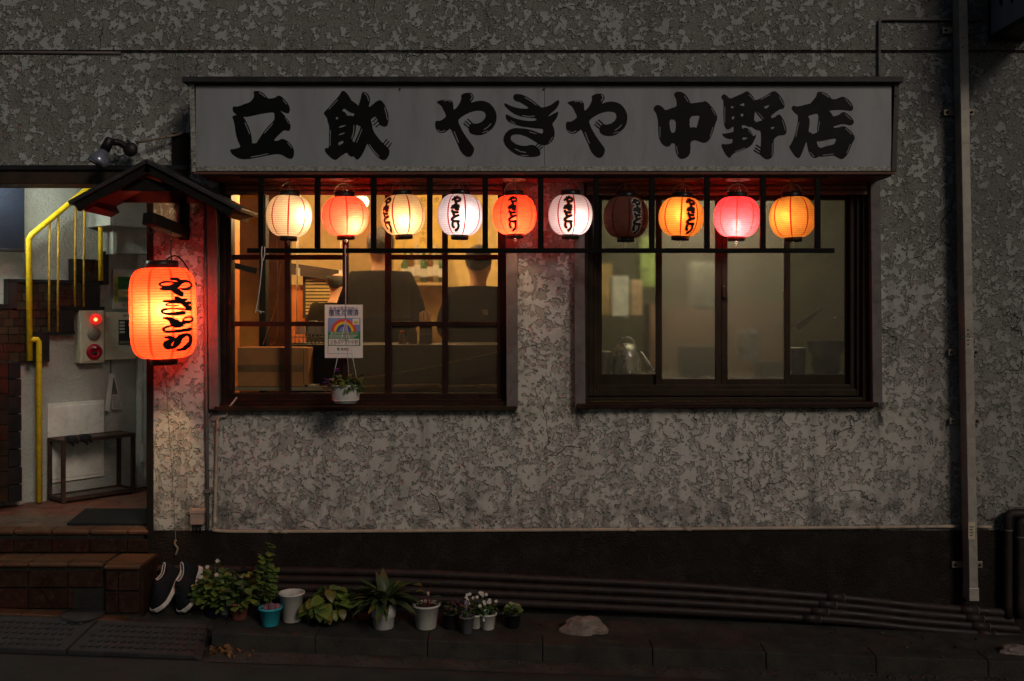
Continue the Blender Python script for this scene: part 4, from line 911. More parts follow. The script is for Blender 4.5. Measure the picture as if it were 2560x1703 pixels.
BIGK = [
 [(500,510,18),(600,500,40),(680,470,50),(740,430,35),(800,415,22),(850,430,24),(868,460,26),(840,500,28),(770,515,18),(705,505,8)],
 [(620,392,18),(690,392,30),(725,420,30),(690,460,34)],
 [(690,438,15),(600,425,14),(530,432,18),(495,455,16),(540,482,20),(640,508,45),(700,550,52),(750,580,42)],
 [(530,655,16),(640,655,22),(800,640,26)],[(850,680,30),(760,680,20),(640,675,12),(570,690,14),(580,710,10),(700,712,10)],[(670,615,36),(740,660,40),(790,715,40),(850,750,40)],
 [(850,765,26),(760,755,18),(640,745,12),(540,755,22),(515,780,18),(560,805,20),(680,805,30),(775,795,32)],
 [(525,852,14),(600,870,36),(660,920,70),(730,935,44),(775,895,18)],[(745,915,30),(840,905,24),(868,875,22),(830,850,16),(770,860,14),(745,900,20)],[(720,945,28),(640,948,14),(560,965,20),(525,990,22),(570,1020,22),(700,1015,24),(850,995,32)],
 [(540,1085,16),(600,1090,30),(640,1100,24),(610,1130,40),(560,1170,60),(590,1200,50),(640,1215,20)],[(640,1215,25),(680,1150,60),(720,1090,50),(790,1060,24),(835,1100,45),(835,1160,50),(790,1215,50),(720,1242,20),(660,1238,8)]]
mb = MB(); R0 = 82*fB
for k, s_ in enumerate(BIGK):
    q = []
    for x, y, w in s_:
        dx = (300 + x/4.9 - 408)*fB; q.append((math.asin(max(-.99, min(.99, dx/R0)))*R0, (783-(620+y/4.9))*fB, w*1.5/4.9*fB))
    surf_ribbon(mb, q, prof, .0016 + k*.00012, 6)
mb.build('lettering', LINK, bl, local=True)
CABLE = M('black_cable', (.010,.010,.010), .5, bump=0)
blo = wloc(bl)
mb = MB()
mb.tube(catmull([P(428, 600, -.2), P(428, 640, -.2), P(440, 690, -.2), P(452, 712, -.19)], 5), .0035, 7)
mb.tube(catmull([P(410, 665, -.26), P(418, 648, -.25), P(440, 640, -.22), P(462, 660, -.18), P(490, 712, -.12)], 5), .0045, 7)
mb.tube([P(428, 600, -.2), P(427, 658, -.2)], .002, 6)
tag(mb.build('lantern_cable', CABLE), 'black power cable looping over the big red lantern', 'cable')
mb = MB(); mb.lathe([(.0005,.0)] + [(.0005,.0)], 4); 
mb = MB(); pts = [P(413, 918, -.2), P(418, 1000, -.12), P(430, 1180, -.05), P(438, 1330, -.035), P(440, 1352, -.035)]
mb.tube(catmull(pts, 5), .0016, 6); mb.tube(catmull([P(440, 1350, -.035), P(437, 1360, -.037), P(444, 1372, -.037), P(439, 1388, -.036)], 4), .006, 6)
tag(mb.build('pull_string', M('grey_twine', (.20,.17,.13), .9, bump=.3, bscale=300)), 'thin grey string with knotted end hanging below the big red lantern', 'string')

# ------------------------------------------------------------------ little gabled canopy over the big lantern
ca = empty('gable_canopy', P(380, 560, 0), 'small dark gabled wooden canopy with red underside above the big red lantern', 'canopy')
ROOFT = M('dark_sheet_roof', (.028,.024,.026), .38, var=.3, bump=.12, spec=.5)
REDU = M('dark_red_boards', (.06,.006,.006), .6, bump=.2, var=.25)
YC = -.40
pk, lf_, rt_ = P(365, 397, YC), P(168, 503, YC), P(604, 520, YC)
back = Vector((0, .398, 0)); 
def slopeb(a, b, t0, t1, y0, y1, name, mat, bev=.003):
    d_ = (b-a).normalized(); n_ = Vector((-d_.z, 0, d_.x)); n_ = n_ if n_.z < 0 else -n_
    mb = MB(); mb.hexa([a+n_*t1+Vector((0,y0,0)), b+n_*t1+Vector((0,y0,0)), b+n_*t1+Vector((0,y1,0)), a+n_*t1+Vector((0,y1,0)), a+n_*t0+Vector((0,y0,0)), b+n_*t0+Vector((0,y0,0)), b+n_*t0+Vector((0,y1,0)), a+n_*t0+Vector((0,y1,0))])
    return mb.build(name, mat, ca, bevel=bev)
slopeb(pk, lf_, 0, .022, 0, .398, 'roof_sheet', ROOFT); slopeb(pk+Vector((.001,0,.001)), rt_, 0, .022, 0, .398, 'roof_sheet', ROOFT)
dl = (lf_-pk); dr = (rt_-pk)
slopeb(pk+dl*.02, pk+dl*.96, .0225, .066, .016, .05, 'barge_board', DARKWOOD); slopeb(pk+dr*.015, pk+dr*.93, .0225, .066, .016, .05, 'barge_board', DARKWOOD)
slopeb(pk+dl*.03, pk+dl*.94, .023, .034, .052, .396, 'underside_board', REDU); slopeb(pk+dr*.03, pk+dr*.94, .023, .034, .052, .396, 'underside_board', REDU)
slopeb(pk+dl*.80, pk+dl*.92, .0345, .075, .05, .39, 'eave_batten', REDU); slopeb(pk+dr*.80, pk+dr*.92, .0345, .075, .05, .39, 'eave_batten', REDU)
mb = MB(); a_ = P(300, 475, YC+.03); 
mb.poly([P(365, 443, YC+.055), P(292, 476, YC+.055), P(462, 478, YC+.055)], (0, .025, 0)); mb.build('gable_tie', DARKWOOD, ca)
mb = MB(); mb.poly([P(365, 445, -.03), P(240, 505, -.03), P(505, 508, -.03)], (0, .024, 0)); mb.build('wall_plate', REDU, ca)
mb = MB(); mb.bar(P(370, 546, -.33), P(462, 584, -.004), .066, .062); mb.build('bracket_arm', DARKWOOD, ca, bevel=.003)
mb = MB(); mb.pbox(448, 470, 497, 600, -.03, -.003); mb.build('bracket_post', DARKWOOD, ca, bevel=.003)
mb = MB(); mb.tube([P(428+5*math.cos(a), 598+7*math.sin(a), -.2) for a in [i*.7 for i in range(10)]] , .003, 6)
mb.tube([P(428, 591, -.2), P(428, 575, -.2)], .003, 6); mb.build('hook', BLACKPL, ca)
mb = MB(); mb.tube([P(376+6*math.cos(a), 577+8*math.sin(a), -.31) for a in [i*.7 for i in range(10)]], .003, 6); mb.tube([P(376, 569, -.31), P(376, 560, -.31)], .003, 6); mb.build('hook', BLACKPL, ca)

# old spotlight on an arm
sp = empty('spotlight', P(300, 395, 0), 'unlit black spotlight with bluish reflector bulb above the canopy', 'spotlight')
mb = MB(); mb.tube(catmull([P(458, 330, -.02), P(440, 338, -.05), P(340, 357, -.09)], 4), .007, 8); mb.build('arm', M('rusty_arm', (.20,.16,.13), .7, bump=.3, dirt=(.10,.04,.02), dirt_amt=.8), sp)
mb = MB(); mb.ball(P(326, 374, -.10), .040, 16, 10, (1,.7,1)); mb.tube([P(320, 350, -.1), P(322, 362, -.1)], .008, 8); mb.build('junction_knob', BLACKPL, sp)
a_, b_ = P(303, 360, -.10), P(276, 352, -.13)
mb = MB(); mb.tube(catmull([P(316, 368, -.10), P(300, 358, -.12), P(284, 355, -.14)], 4), .019, 12); mb.build('swivel', BLACKPL, sp)
dn = (P(245, 408, -.17)-P(276, 348, -.14)).normalized()
q0 = P(277, 346, -.14)
mb = MB(); mb.tube([q0, q0+dn*.012, q0+dn*.075], [.018, .025, .027], 16); mb.build('lamp_holder', BLACKPL, sp)
mb = MB(); mb.tube([q0+dn*.0755, q0+dn*.09, q0+dn*.125, q0+dn*.15, q0+dn*.158], [.024, .028, .050, .056, .050], 24); mb.build('reflector_bulb', M('blue_tinted_mirror_glass', (.22,.24,.30), .18, metal=.5, bump=0), sp)
mb = MB(); mb.tube(catmull([P(285, 385, -.13), P(300, 392, -.1), P(318, 384, -.09)], 4), .003, 6); mb.build('cable', CABLE, sp)
mb = MB(); mb.pbox(430, 470, 332, 415, -.03, -.002); mb.pbox(429, 459, 415, 458, -.035, -.0021)
tag(mb.build('mounting_block', DARKWOOD, bevel=.003), 'black wooden mounting block on the wall left of the long sign', 'mounting block')
# ------------------------------------------------------------------ pipes, conduits and the cable duct on the facade
PIPE = M('dark_brown_pipe', (.020,.013,.012), .55, var=.25, bump=.05, dirt=(.04,.033,.03), dirt_amt=.4, spec=.25)
TAPE = M('pale_scratch_paint', (.14,.12,.10), .8, bump=0)
base = [(330, 1424), (600, 1424), (1000, 1432), (1300, 1445), (1700, 1464), (2086, 1493), (2300, 1515), (2500, 1531)]
names = ['topmost', 'second', 'third', 'lowest']
for k in range(4):
    g = empty('drain_pipe', P(1300, 1445+21*k, -.04), '%s of the four dark brown pipes running along the foot of the wall' % names[k], 'pipe', 'dark brown pipes along the foot of the wall')
    y = -.040 - .006*k
    end = 2518 + 14*k
    pts = [P(x, z+21*k - (2*k if x > 2000 else 0), y) for x, z in base if x < end-10] + [P(end, 1533+20*k, y)]
    mb = MB(); mb.tube(catmull(pts, 4), .0225, 14); mb.build('pipe', PIPE, g)
    for x in (2086-20*k, 2420+14*k):
        zc = next(b[1]+(c[1]-b[1])*(x-b[0])/(c[0]-b[0]) for b, c in zip(base, base[1:]) if b[0] <= x <= c[0]) + 21*k - 2*k
        sl = .09
        mb = MB(); mb.tube([P(x-22, zc-22*sl, y), P(x+22, zc+22*sl, y)], .0255, 14); mb.build('coupling', PIPE, g)
        mb = MB(); mb.tube([P(x+22.5, zc+22.5*sl, y), P(x+23.5, zc+23.5*sl, y)], .0257, 14, False); mb.build('joint_line', TAPE, g)
for i, (x, top, lab) in enumerate(((2519, 1285, 'dark brown downpipe with elbow at the right edge of the picture, nearer the window'), (2549, 1302, 'dark brown downpipe at the far right edge behind the elbow'))):
    g = empty('downpipe', P(x, 1535, -.05), lab, 'pipe', 'dark brown downpipes at the right edge')
    mb = MB(); y = -.05
    mb.tube(catmull([P(x, 1545, y), P(x, top+60, y), P(x, top+14, y), P(x+5, top+3, y), P(x+16, top-1, y), P(x+60, top-1, y), P(x+140, top-1, y)], 5), .0245, 14); mb.build('pipe', PIPE, g)
    mb = MB(); mb.tube([P(x, top+38, y), P(x, top+41, y)], .0262, 14, False); mb.build('joint_line', TAPE, g)
# vertical cable duct
du = empty('cable_duct', P(2430, 1510, 0), 'tall grey steel cable duct fixed upright to the wall at the right', 'cable duct')
DUCT = M('grey_painted_duct', (.33,.30,.27), .45, metal=.2, var=.12, bump=.05, dirt=(.15,.12,.1), dirt_amt=.4)
yd0, yd1 = -.105, -.025
def ductbox(t, b, mat, name, pr=0.0):
    def xx(py): return 2397 + (py)*0.0182
    mb = MB(); w = 22
    mb.hexa([(X(xx(b),yd0)-pr,yd0-pr,Z(b,yd0)),(X(xx(b)+w,yd0)+pr,yd0-pr,Z(b,yd0)),(X(xx(b)+w,yd0)+pr,yd1,Z(b,yd0)),(X(xx(b),yd0)-pr,yd1,Z(b,yd0)),(X(xx(t),yd0)-pr,yd0-pr,Z(t,yd0)),(X(xx(t)+w,yd0)+pr,yd0-pr,Z(t,yd0)),(X(xx(t)+w,yd0)+pr,yd1,Z(t,yd0)),(X(xx(t),yd0)-pr,yd1,Z(t,yd0))])
    return mb.build(name, mat, du, bevel=.003)
ductbox(-110, 843, DUCT, 'duct'); ductbox(844.5, 1500, DUCT, 'duct'); ductbox(1470, 1503, DUCT, 'end_cap', .003)
for py in (76, 281, 881, 1053, 1412):
    xx = 2397 + py*.0182
    for a, b in ((xx-42, xx-6), (xx+14, xx+34)):
        mb = MB(); mb.pbox(a, b, py-8, py+8, -.024, -.012); br = mb.build('bracket', STEEL, du, bevel=.002)
        c = a+8 if a < xx else b-7
        mb = MB(); mb.lathe([(.0075,0),(.0075,.006),(.0005,.007)], 6, P(c, py, -.0242), M=Matrix.Rotation(R(90), 3, 'X')); mb.build('bolt', BLACKPL, br)
for py in (95, 118, 825, 836, 850, 861):
    xx = 2397 + py*.0182 + 8
    mb = MB(); mb.lathe([(.004,0),(.004,.002),(.0005,.003)], 8, P(xx, py, yd0-.0003), M=Matrix.Rotation(R(90), 3, 'X')); mb.build('rivet', BLACKPL, du)
mb = MB(); mb.pbox(2421, 2437, 1306, 1348, yd0-.0012, yd0-.0002); stk = mb.build('sticker', M('yellowed_sticker', (.50,.42,.30), .6, bump=.05), du)
for k in range(4):
    mb = MB(); mb.pbox(2424, 2434-2*(k % 2), 1316+k*7, 1319+k*7, yd0-.0017, yd0-.0013); mb.build('print', PRT, stk)
mb = MB(); mb.pbox(2414, 2428, 872, 888, yd0-.0012, yd0-.0002); mb.build('sticker', M('dull_label', (.25,.23,.20), .5, bump=.02), du)
# slim conduits
BEIGE = M('beige_conduit', (.36,.29,.23), .55, var=.15, bump=.05, dirt=(.16,.12,.09), dirt_amt=.4)
g = empty('beige_conduit', P(1400, 1322, -.015), 'thin beige conduit running along the top of the dark base from the left', 'conduit')
mb = MB(); mb.tube(catmull([P(566, 1041, -.015), P(552, 1042, -.015), P(545, 1050, -.015), P(543, 1075, -.015), P(537, 1300, -.015), P(537, 1318, -.015), P(546, 1327, -.015), P(700, 1329, -.015), P(1400, 1325, -.015), P(2000, 1320, -.015), P(2395, 1316, -.015)], 6), .0095, 10); mb.build('conduit', BEIGE, g)
for x, z in ((545, 1068), (538, 1305), (683, 1329), (708, 1329), (1718, 1323), (1578, 1324), (2200, 1318), (2300, 1317)):
    mb = MB()
    if x < 600: mb.tube([P(x, z-10, -.015), P(x, z+8, -.015)], .0112, 10)
    else: mb.tube([P(x-10, z, -.015), P(x+10, z, -.015)], .0112, 10)
    mb.build('coupling', BEIGE, g)
mb = MB(); mb.tube(catmull([P(566, 1041, -.02), P(572, 1020, -.03), P(578, 1012, -.05), P(592, 994, -.01)], 5), .005, 8); mb.build('cable', BEIGE, g)
mb = MB(); mb.tube([P(2440, 1317, -.015), P(2478, 1318, -.015)], .0095, 10)
tag(mb.build('conduit_stub', BEIGE), 'short beige conduit stub to the right of the cable duct', 'conduit')
g = empty('grey_conduit', P(519, 1322, -.02), 'grey vertical conduit dropping below the left shutter rail', 'conduit')
mb = MB(); mb.tube([P(514, 480, -.016), P(516, 1030, -.016), P(519, 1322, -.016)], .0105, 10); mb.build('conduit', GREYPAINT, g)
for z in (1229,):
    mb = MB(); mb.pbox(508, 528, z-5, z+5, -.030, -.001); mb.build('saddle', GREYPAINT, g, bevel=.003)
jb = empty('junction_box', P(491, 1312, 0), 'small pinkish grey junction box low on the wall by the entrance', 'junction box')
JB = M('pinkish_plastic', (.36,.25,.21), .5, var=.1, bump=.05)
mb = MB(); mb.pbox(474, 508, 1279, 1313, -.05, -.001); mb.build('box', JB, jb, bevel=.006)
mb = MB(); mb.pbox(472, 510, 1275, 1285, -.056, -.0015); mb.build('lid', JB, jb, bevel=.003)
for x in (482, 492, 501):
    mb = MB(); mb.tube([P(x, 1313, -.025), P(x, 1332, -.025)], .004, 6); mb.build('cable', CABLE, jb)
g = empty('upper_conduit', P(2200, 190, -.012), 'slim grey conduit bent above the right end of the long sign', 'conduit')
mb = MB(); mb.tube(catmull([P(2198, 200, -.012), P(2198, 70, -.012), P(2200, 52, -.012), P(2215, 49, -.012), P(2300, 49, -.012), P(2455, 50, -.012)], 6), .0085, 10); mb.build('conduit', GREYPAINT, g)
mb = MB(); mb.tube([P(-80, 131, -.004), P(150, 132, -.004), P(302, 133, -.004)], .009, 10); tag(mb.build('wall_cable', GREYPAINT), 'pale cable lying in the wall joint at the upper left', 'cable')
# projecting sign at the upper right corner
ps = empty('projecting_sign', P(2500, 103, -.25), 'projecting white sign with dark strokes at the upper right corner', 'sign')
xs = X(2470, 0.0); zs = Z(103, 0.0)
mb = MB(); mb.box(xs+.008, xs+.2, -.62, -.004, zs, zs+.8); mb.build('box', BEAM, ps, bevel=.004)
mb = MB(); mb.box(xs+.002, xs+.008, -.60, -.03, zs+.025, zs+.79); mb.build('face_panel', SIGNFACE, ps)
mb = MB(); mb.box(xs-.002, xs+.0015, -.62, -.601, zs, zs+.8); mb.box(xs-.002, xs+.0015, -.03, -.004, zs, zs+.8); mb.box(xs-.002, xs+.0015, -.601, -.03, zs, zs+.025); mb.build('frame', BEAM, ps)
for q in ([(-.10,.26),(-.13,.17),(-.155,.14),(-.165,.19),(-.14,.26)], [(-.20,.27),(-.235,.16),(-.27,.125),(-.285,.17),(-.25,.28)]):
    mb = MB(); mb.poly([(xs+.0016, y, zs+z) for y, z in q], (-.002, 0, 0)); mb.build('lettering', INK, ps)

# ------------------------------------------------------------------ poster, hanging planter and string on the bar window
po = empty('notice_poster', P(860, 895, -.005), 'laminated notice poster with a rainbow hanging in front of the bar window', 'poster')
yp = -.010; poo = wloc(po)
BLUEP = M('print_sky_blue', (.17,.27,.52), .4, bump=0, var=.03); GREENP = M('print_green', (.035,.20,.085), .4, bump=0, var=.03); NAVYP = M('print_navy', (.05,.075,.22), .4, bump=0); BLKP = M('print_black', (.02,.02,.02), .4, bump=0)
PWHT = M('poster_paper', (.72,.66,.62), .35, bump=0, var=.03)
mb = MB(); mb.pbox(812, 907, 762, 895, yp, yp+.0015); mb.build('sheet', PWHT, po)
def pp(a, b, c, d_, m_, lvl=1): 
    mb = MB(); mb.pbox(a, b, c, d_, yp-.0004*lvl, yp-.0004*lvl+.0003); return mb.build('print', m_, po)
pp(819.5, 901, 795, 829, BLUEP); pp(819.5, 901, 829, 865, GREENP); pp(822, 897.5, 847.5, 863, PWHT, 2)
for a in ((819.5, 820.3, 865, 885), (819.5, 882, 884, 884.8)): pp(*a, NAVYP)
cx, cy_ = 859.5, 829
for r0, r1, c_ in ((26, 32, (.62,.06,.05)), (23, 26, (.75,.28,.03)), (19.5, 23, (.75,.58,.05)), (17.5, 19.5, (.08,.32,.12)), (12, 17.5, (.13,.05,.28))):
    mb = MB(); N = 20
    vo = [P(cx+r0*math.cos(math.pi*i/N), cy_-r0*math.sin(math.pi*i/N)*.98, yp-.0009) for i in range(N+1)]; vi = [P(cx+r1*math.cos(math.pi*i/N), cy_-r1*math.sin(math.pi*i/N)*.98, yp-.0009) for i in range(N+1)]
    mb.add(vo+vi, [(i, i+1, N+2+i, N+1+i) for i in range(N)]); mb.build('rainbow_band', M('print_band_%d' % int(r1*10), c_, .4, bump=0, var=.02), po)
pp(881.5, 898, 797, 812, PWHT, 4); pp(885, 895, 803, 809, YLW, 5)
for b_, sz, xx, yy, tw, m_, bd in (('飲食店等感染防止', .03, 859.5, 773.5, 72, NAVYP, .0), ('徹底点検済', .04, 859.5, 783.5, 76, NAVYP, .0006), ('「徹底点検 TOKYOサポート」プロジェクト', .02, 859.5, 834, 70, PWHT, .0), ('立呑みやぎや中野', .03, 860, 856.5, 70, BLKP, .0), ('店舗名 施設名', .012, 860, 850, 24, BLKP, 0), ('東京都', .02, 862, 874, 20, BLKP, 0)):
    f_ = S*F(yp)
    textmesh('lettering', b_, sz*.95, m_, po, P(xx, yy, yp-.0012)-poo, (1,0,0), (0,0,1), (0,-1,0), target_w=tw*f_, thick=.0003, bold=bd)
for k in range(3): pp(823, 894-5*k, 838.5+3*k, 839.4+3*k, PWHT, 2)
mb = MB(); c = P(846, 873.5, yp-.0012)
mb.poly([c+Vector((.009*math.cos(a), 0, .002+.007*math.sin(a))) for a in [i*math.pi/8 for i in range(9)]] + [c+Vector((-.0015,0,-.006)), c+Vector((.0015,0,-.006))], (0,-.0003,0)); mb.build('emblem', GREENP, po)

def leaf_mesh(name, L, Wd, bend, mat, n=6, fold=.25, pt=1.6, base=.25):
    """one leaf growing along +x, curving down, folded on its midrib"""
    vs, fs = [], []
    for i in range(n+1):
        t = i/n; x = L*t*(1-.15*bend*t); z = -bend*L*t*t*.5 + .1*L*t
        w = Wd*.5*(math.sin(math.pi*(base+(1-base)*t))**.8)*(1 if t < .98 else .1)
        if i == 0: w = Wd*.06
        vs += [(x, -w, z+w*fold), (x, 0, z), (x, w, z+w*fold)]
    for i in range(n):
        for k in range(2): a = i*3+k; fs.append((a, a+1, a+4, a+3))
    me = bpy.data.meshes.new(name); me.from_pydata(vs, [], fs)
    me.polygons.foreach_set('use_smooth', [True]*len(fs)); me.materials.append(mat); me.update(); return me
def scatter_leaves(mb, me, M4):
    mb.add([M4 @ v.co for v in me.vertices], [tuple(p.vertices) for p in me.polygons], True)
def orient(loc, az, el, roll=0, sc=1):
    return Matrix.Translation(loc) @ Matrix.Rotation(az, 4, 'Z') @ Matrix.Rotation(-el, 4, 'Y') @ Matrix.Rotation(roll, 4, 'X') @ Matrix.Scale(sc, 4)
LG1 = leaf_mat('leaf_fresh_green', (.085,.14,.024), (.19,.25,.045)); LG2 = leaf_mat('leaf_mid_green', (.045,.085,.020), (.11,.165,.038)); LG3 = leaf_mat('leaf_deep_green', (.028,.050,.022), (.075,.105,.04))
LY = leaf_mat('leaf_yellowing', (.10,.10,.02), (.22,.17,.04)); LPU = leaf_mat('leaf_purple', (.05,.02,.04), (.12,.05,.07)); LCA = leaf_mat('leaf_cream', (.20,.26,.10), (.55,.55,.32))
VIO = leaf_mat('petal_violet', (.14,.02,.22), (.30,.06,.42)); WHP = leaf_mat('petal_white', (.55,.5,.48), (.75,.7,.68)); YC_ = M('flower_centre', (.5,.33,.05), .8, bump=0)
SOIL = M('potting_soil', (.035,.022,.015), .95, bump=1, bscale=200, var=.4)
# hanging planter
yh = -.262
hp = empty('hanging_planter', P(864, 1007, yh), 'white hanging planter with violet flowers in front of the bar window', 'planter')
f_ = S*F(yh); hpo = wloc(hp)
mb = MB(); r1, r0, hh = 37*f_, 33*f_, 42*f_
mb.lathe([(.0005,0),(r0-.010,0),(r0-.010,.012),(r0,.014)] + [(r0+(r1-r0)*i/8+(.0012 if i % 2 else 0), .014+(hh-.014)*i/8) for i in range(9)] + [(r1+.004,hh+.001),(r1+.004,hh+.009),(r1-.003,hh+.009),(r1-.006,hh-.01)], 36)
mb.build('pot', WHITEPL, hp, local=True)
mb = MB(); mb.lathe([(.0005,hh-.012),(r1-.004,hh-.012)], 24); mb.build('soil', SOIL, hp, local=True)
tp = P(864, 800, yh)-hpo; top = P(864, 622, yh)-hpo
CORD = M('white_cord', (.60,.56,.53), .7, bump=.1)
for p in ((-35*f_, .0, hh+.004), (32*f_, -.012, hh+.004), (4*f_, .06, hh+.004)):
    mb = MB(); mb.tube([p, tp], .0021, 6); mb.build('cord', CORD, hp, local=True)
mb = MB(); mb.tube([tp, tp+Vector((.001,0,.2)), top+Vector((-.001,0,.02))], .0028, 6)
mb.tube(catmull([top+Vector((.0,-.012,.012)), top+Vector((0,-.012,-.03)), top+Vector((0,.03,-.032)), top+Vector((0,.03,.012)), top+Vector((0,-.012,.014))], 4), .0026, 6); mb.build('cord', CORD, hp, local=True)
lm = leaf_mesh('leaf_small', .045, .020, .7, LG2); rr = random.Random(3)
mb = MB(); mb2 = MB()
for i in range(150):
    a = rr.uniform(0, 6.28); r_ = r1*math.sqrt(rr.random())*1.05; lo = Vector((r_*math.cos(a), r_*math.sin(a), hh+rr.uniform(-.01, .05)-max(0, r_-.06)*.5))
    scatter_leaves(mb if i % 4 else mb2, lm, orient(lo, a+rr.uniform(-1, 1), rr.uniform(-.7, .8), rr.uniform(-.5, .5), rr.uniform(.7, 1.3)))
mb.build('foliage', LG2, hp, local=True); mb2.build('foliage', LG1, hp, local=True)
pm2 = leaf_mesh('petal', .022, .018, .2, VIO, 4)
for fx, fz in ((-.075, .03), (-.088, .012), (-.07, .0), (-.035, .085), (-.03, .075), (-.092, -.012), (.0, -.01), (-.06, .022)):
    mb = MB(); c = Vector((fx*1.15, -.045, hh+fz))
    for k in range(5): scatter_leaves(mb, pm2, orient(c, k*1.26+fx*9, .5, 0, rr.uniform(.8, 1.2)))
    mb.build('flower', VIO, hp, local=True)
mb = MB(); yl = YLT-.003
mb.tube(catmull([P(655, 618, yl), P(654, 636, yl), P(655, 660, yl), P(648, 730, yl), P(640, 776, yl), P(638, 782, yl)], 4), .0028, 6)
mb.tube(catmull([P(662, 618, yl), P(661, 640, yl), P(657, 652, yl)], 3), .0026, 6); mb.tube([P(655, 617, yl), P(662, 617, yl+.03), P(662, 640, yl+.03)], .0024, 6)
mb.tube(catmull([P(640, 774, yl), P(648, 778, yl), P(661, 780, yl)], 3), .0024, 6); mb.tube([P(649, 777, yl), P(653, 784, yl)], .003, 6)
tag(mb.build('tied_string', CORD), 'frayed white string tied to the lattice rail at its left end', 'string')

# ------------------------------------------------------------------ potted plants, shoes and stones on the ledge
def on_ledge(px, py):
    y = -.2
    for _ in range(12):
        f = F(y)*S; x = (px-1280)*f; z = zl(x, y) + (.004 if y < -.32 else 0); fn = (CAM_Z - z)/((py-770)*S); y = fn*CAM_D-CAM_D
    return Vector(((px-1280)*S*F(y), y, zl((px-1280)*S*F(y), y) + (.005 if y < -.315 else .001)))
def pot(px, py, wt, wb_, hpx, mat, label, rim=True, soil=.86, step=False, seg=28):
    c = on_ledge(px, py); f = S*F(c.y)
    g = empty('potted_plant', c, label, 'potted plant', 'plant pots along the foot of the wall')
    a, b, h = wb_*f/2, wt*f/2, hpx*f
    pr = [(.0005,0),(a-.004,0),(a,.004)]
    if step: pr += [(a+(b-a)*.35, h*.42), (a+(b-a)*.35+.006, h*.44)]
    pr += [(b, h-.010 if rim else h)]
    if rim: pr += [(b+.006, h-.009), (b+.007, h), (b-.002, h+.001)]
    pr += [(b-.004, h-.004), (b-.008, h*soil), ]
    mb = MB(); mb.lathe(pr, seg); mb.build('pot', mat, g, local=True)
    mb = MB(); mb.lathe([(.0005,h*soil+.004),(b-.006,h*soil)], 20); mb.build('soil', SOIL, g, local=True)
    return g, b, h*soil
def bushy(g, r, z, n, spread, height, me, mats, seed, droop=0):
    rr = random.Random(seed); mbs = [MB() for _ in mats]; stem = MB()
    for i in range(n):
        a = rr.uniform(0, 6.28); q = rr.random()**.6; hh = height*rr.uniform(.25, 1)*(1.1-.5*q)
        tip = Vector((spread*q*math.cos(a), spread*q*math.sin(a), z+hh-droop*q))
        if i % 3 == 0: stem.tube([(r*.3*math.cos(a), r*.3*math.sin(a), z-.005), (tip.x*.6, tip.y*.6, z+hh*.7), tip], [.0025, .002, .001], 5)
        scatter_leaves(mbs[i % len(mats)], me, orient(tip, a+rr.uniform(-.9, .9), rr.uniform(-.5, .7), rr.uniform(-.6, .6), rr.uniform(.7, 1.35)))
    for m_, b_ in zip(mats, mbs): b_.build('foliage', m_, g, local=True)
    stem.build('stems', LG2, g, local=True)
lmR = leaf_mesh('leaf_round', .042, .036, .5, LG1, 5, .15, base=.12); lmS = leaf_mesh('leaf_tiny', .026, .014, .4, LG1, 4)
DBLUE = M('dark_blue_plastic', (.014,.014,.045), .4, bump=0); RED_ = M('brick_red_plastic', (.20,.065,.055), .5, bump=.05); TURQ = M('turquoise_plastic', (.03,.33,.42), .4, bump=.03)
GREYPOT = M('pale_grey_plastic', (.45,.44,.43), .45, var=.08, bump=.03, dirt=(.25,.22,.18), dirt_amt=.3); DGREY = M('slate_grey_plastic', (.10,.10,.11), .5, bump=.03)
def flowers(g, spots, petal, n, size, centre=True):
    for (x, y, z) in spots:
        mb = MB()
        for k in range(n): scatter_leaves(mb, petal, Matrix.Translation(Vector((x, y, z))) @ Matrix.Rotation(R(55), 4, 'X') @ orient(Vector((0, 0, 0)), k*6.283/n, .15, 0, size*1.15))
        fl = mb.build('flower', WHP, g, local=True)
        if centre:
            mb = MB(); mb.ball((x, y-.003, z+.002), .0030*size, 8, 5); mb.build('centre', YC_, fl, local=True)
petw = leaf_mesh('petal_white', .012, .006, .1, WHP, 3)
g, r, z = pot(534, 1541, 44, 34, 42, DBLUE, 'dark blue pot of pale green bushy leaves next to the shoes')
bushy(g, r, z, 190, .095, .20, lmR, [LG1, LG2, LG1], 1, .03); flowers(g, [(-.02,-.04,.27), (.03,-.03,.30), (-.05,-.05,.22), (.035,-.06,.235)], petw, 6, 1.0)
g, r, z = pot(598, 1548, 50, 36, 44, RED_, 'brick red pot with thin leafy stems')
bushy(g, r, z, 150, .12, .19, lmR, [LG2, LG3, LG1], 2, .04)
g, r, z = pot(563, 1536, 34, 26, 40, M('grey_green_plastic', (.16,.20,.19), .5), 'small grey green pot half hidden behind the red one')
bushy(g, r, z, 40, .06, .14, lmR, [LG2, LG3], 12, .05)
g, r, z = pot(676, 1564, 54, 40, 46, TURQ, 'turquoise pot with tall climbing leaves and purplish bulbs')
rr = random.Random(7); mb = MB(); mbl = MB(); mbl2 = MB()
for k, (sx, sz, ht) in enumerate(((-.05, .02, .27), (-.02, .04, .33), (.0, .0, .20), (-.08, .03, .22))):
    pts = catmull([(sx*.2, .02, z), (sx*.6, .03, z+ht*.4), (sx, .04, z+ht*.75), (sx+.012*(k-1), .035, z+ht)], 5); mb.tube(pts, .0022, 5)
    for i, p in enumerate(pts[3:]):
        for s_ in (-1, 1): scatter_leaves(mbl if (i+k) % 2 else mbl2, lmR, orient(p, rr.uniform(-.6, .6) + (0 if s_ > 0 else math.pi) - .6, rr.uniform(-.5, .5), rr.uniform(-.4, .4), rr.uniform(.7, 1.15)))
mb.build('stems', LG2, g, local=True); mbl.build('foliage', LG2, g, local=True); mbl2.build('foliage', LG1, g, local=True)
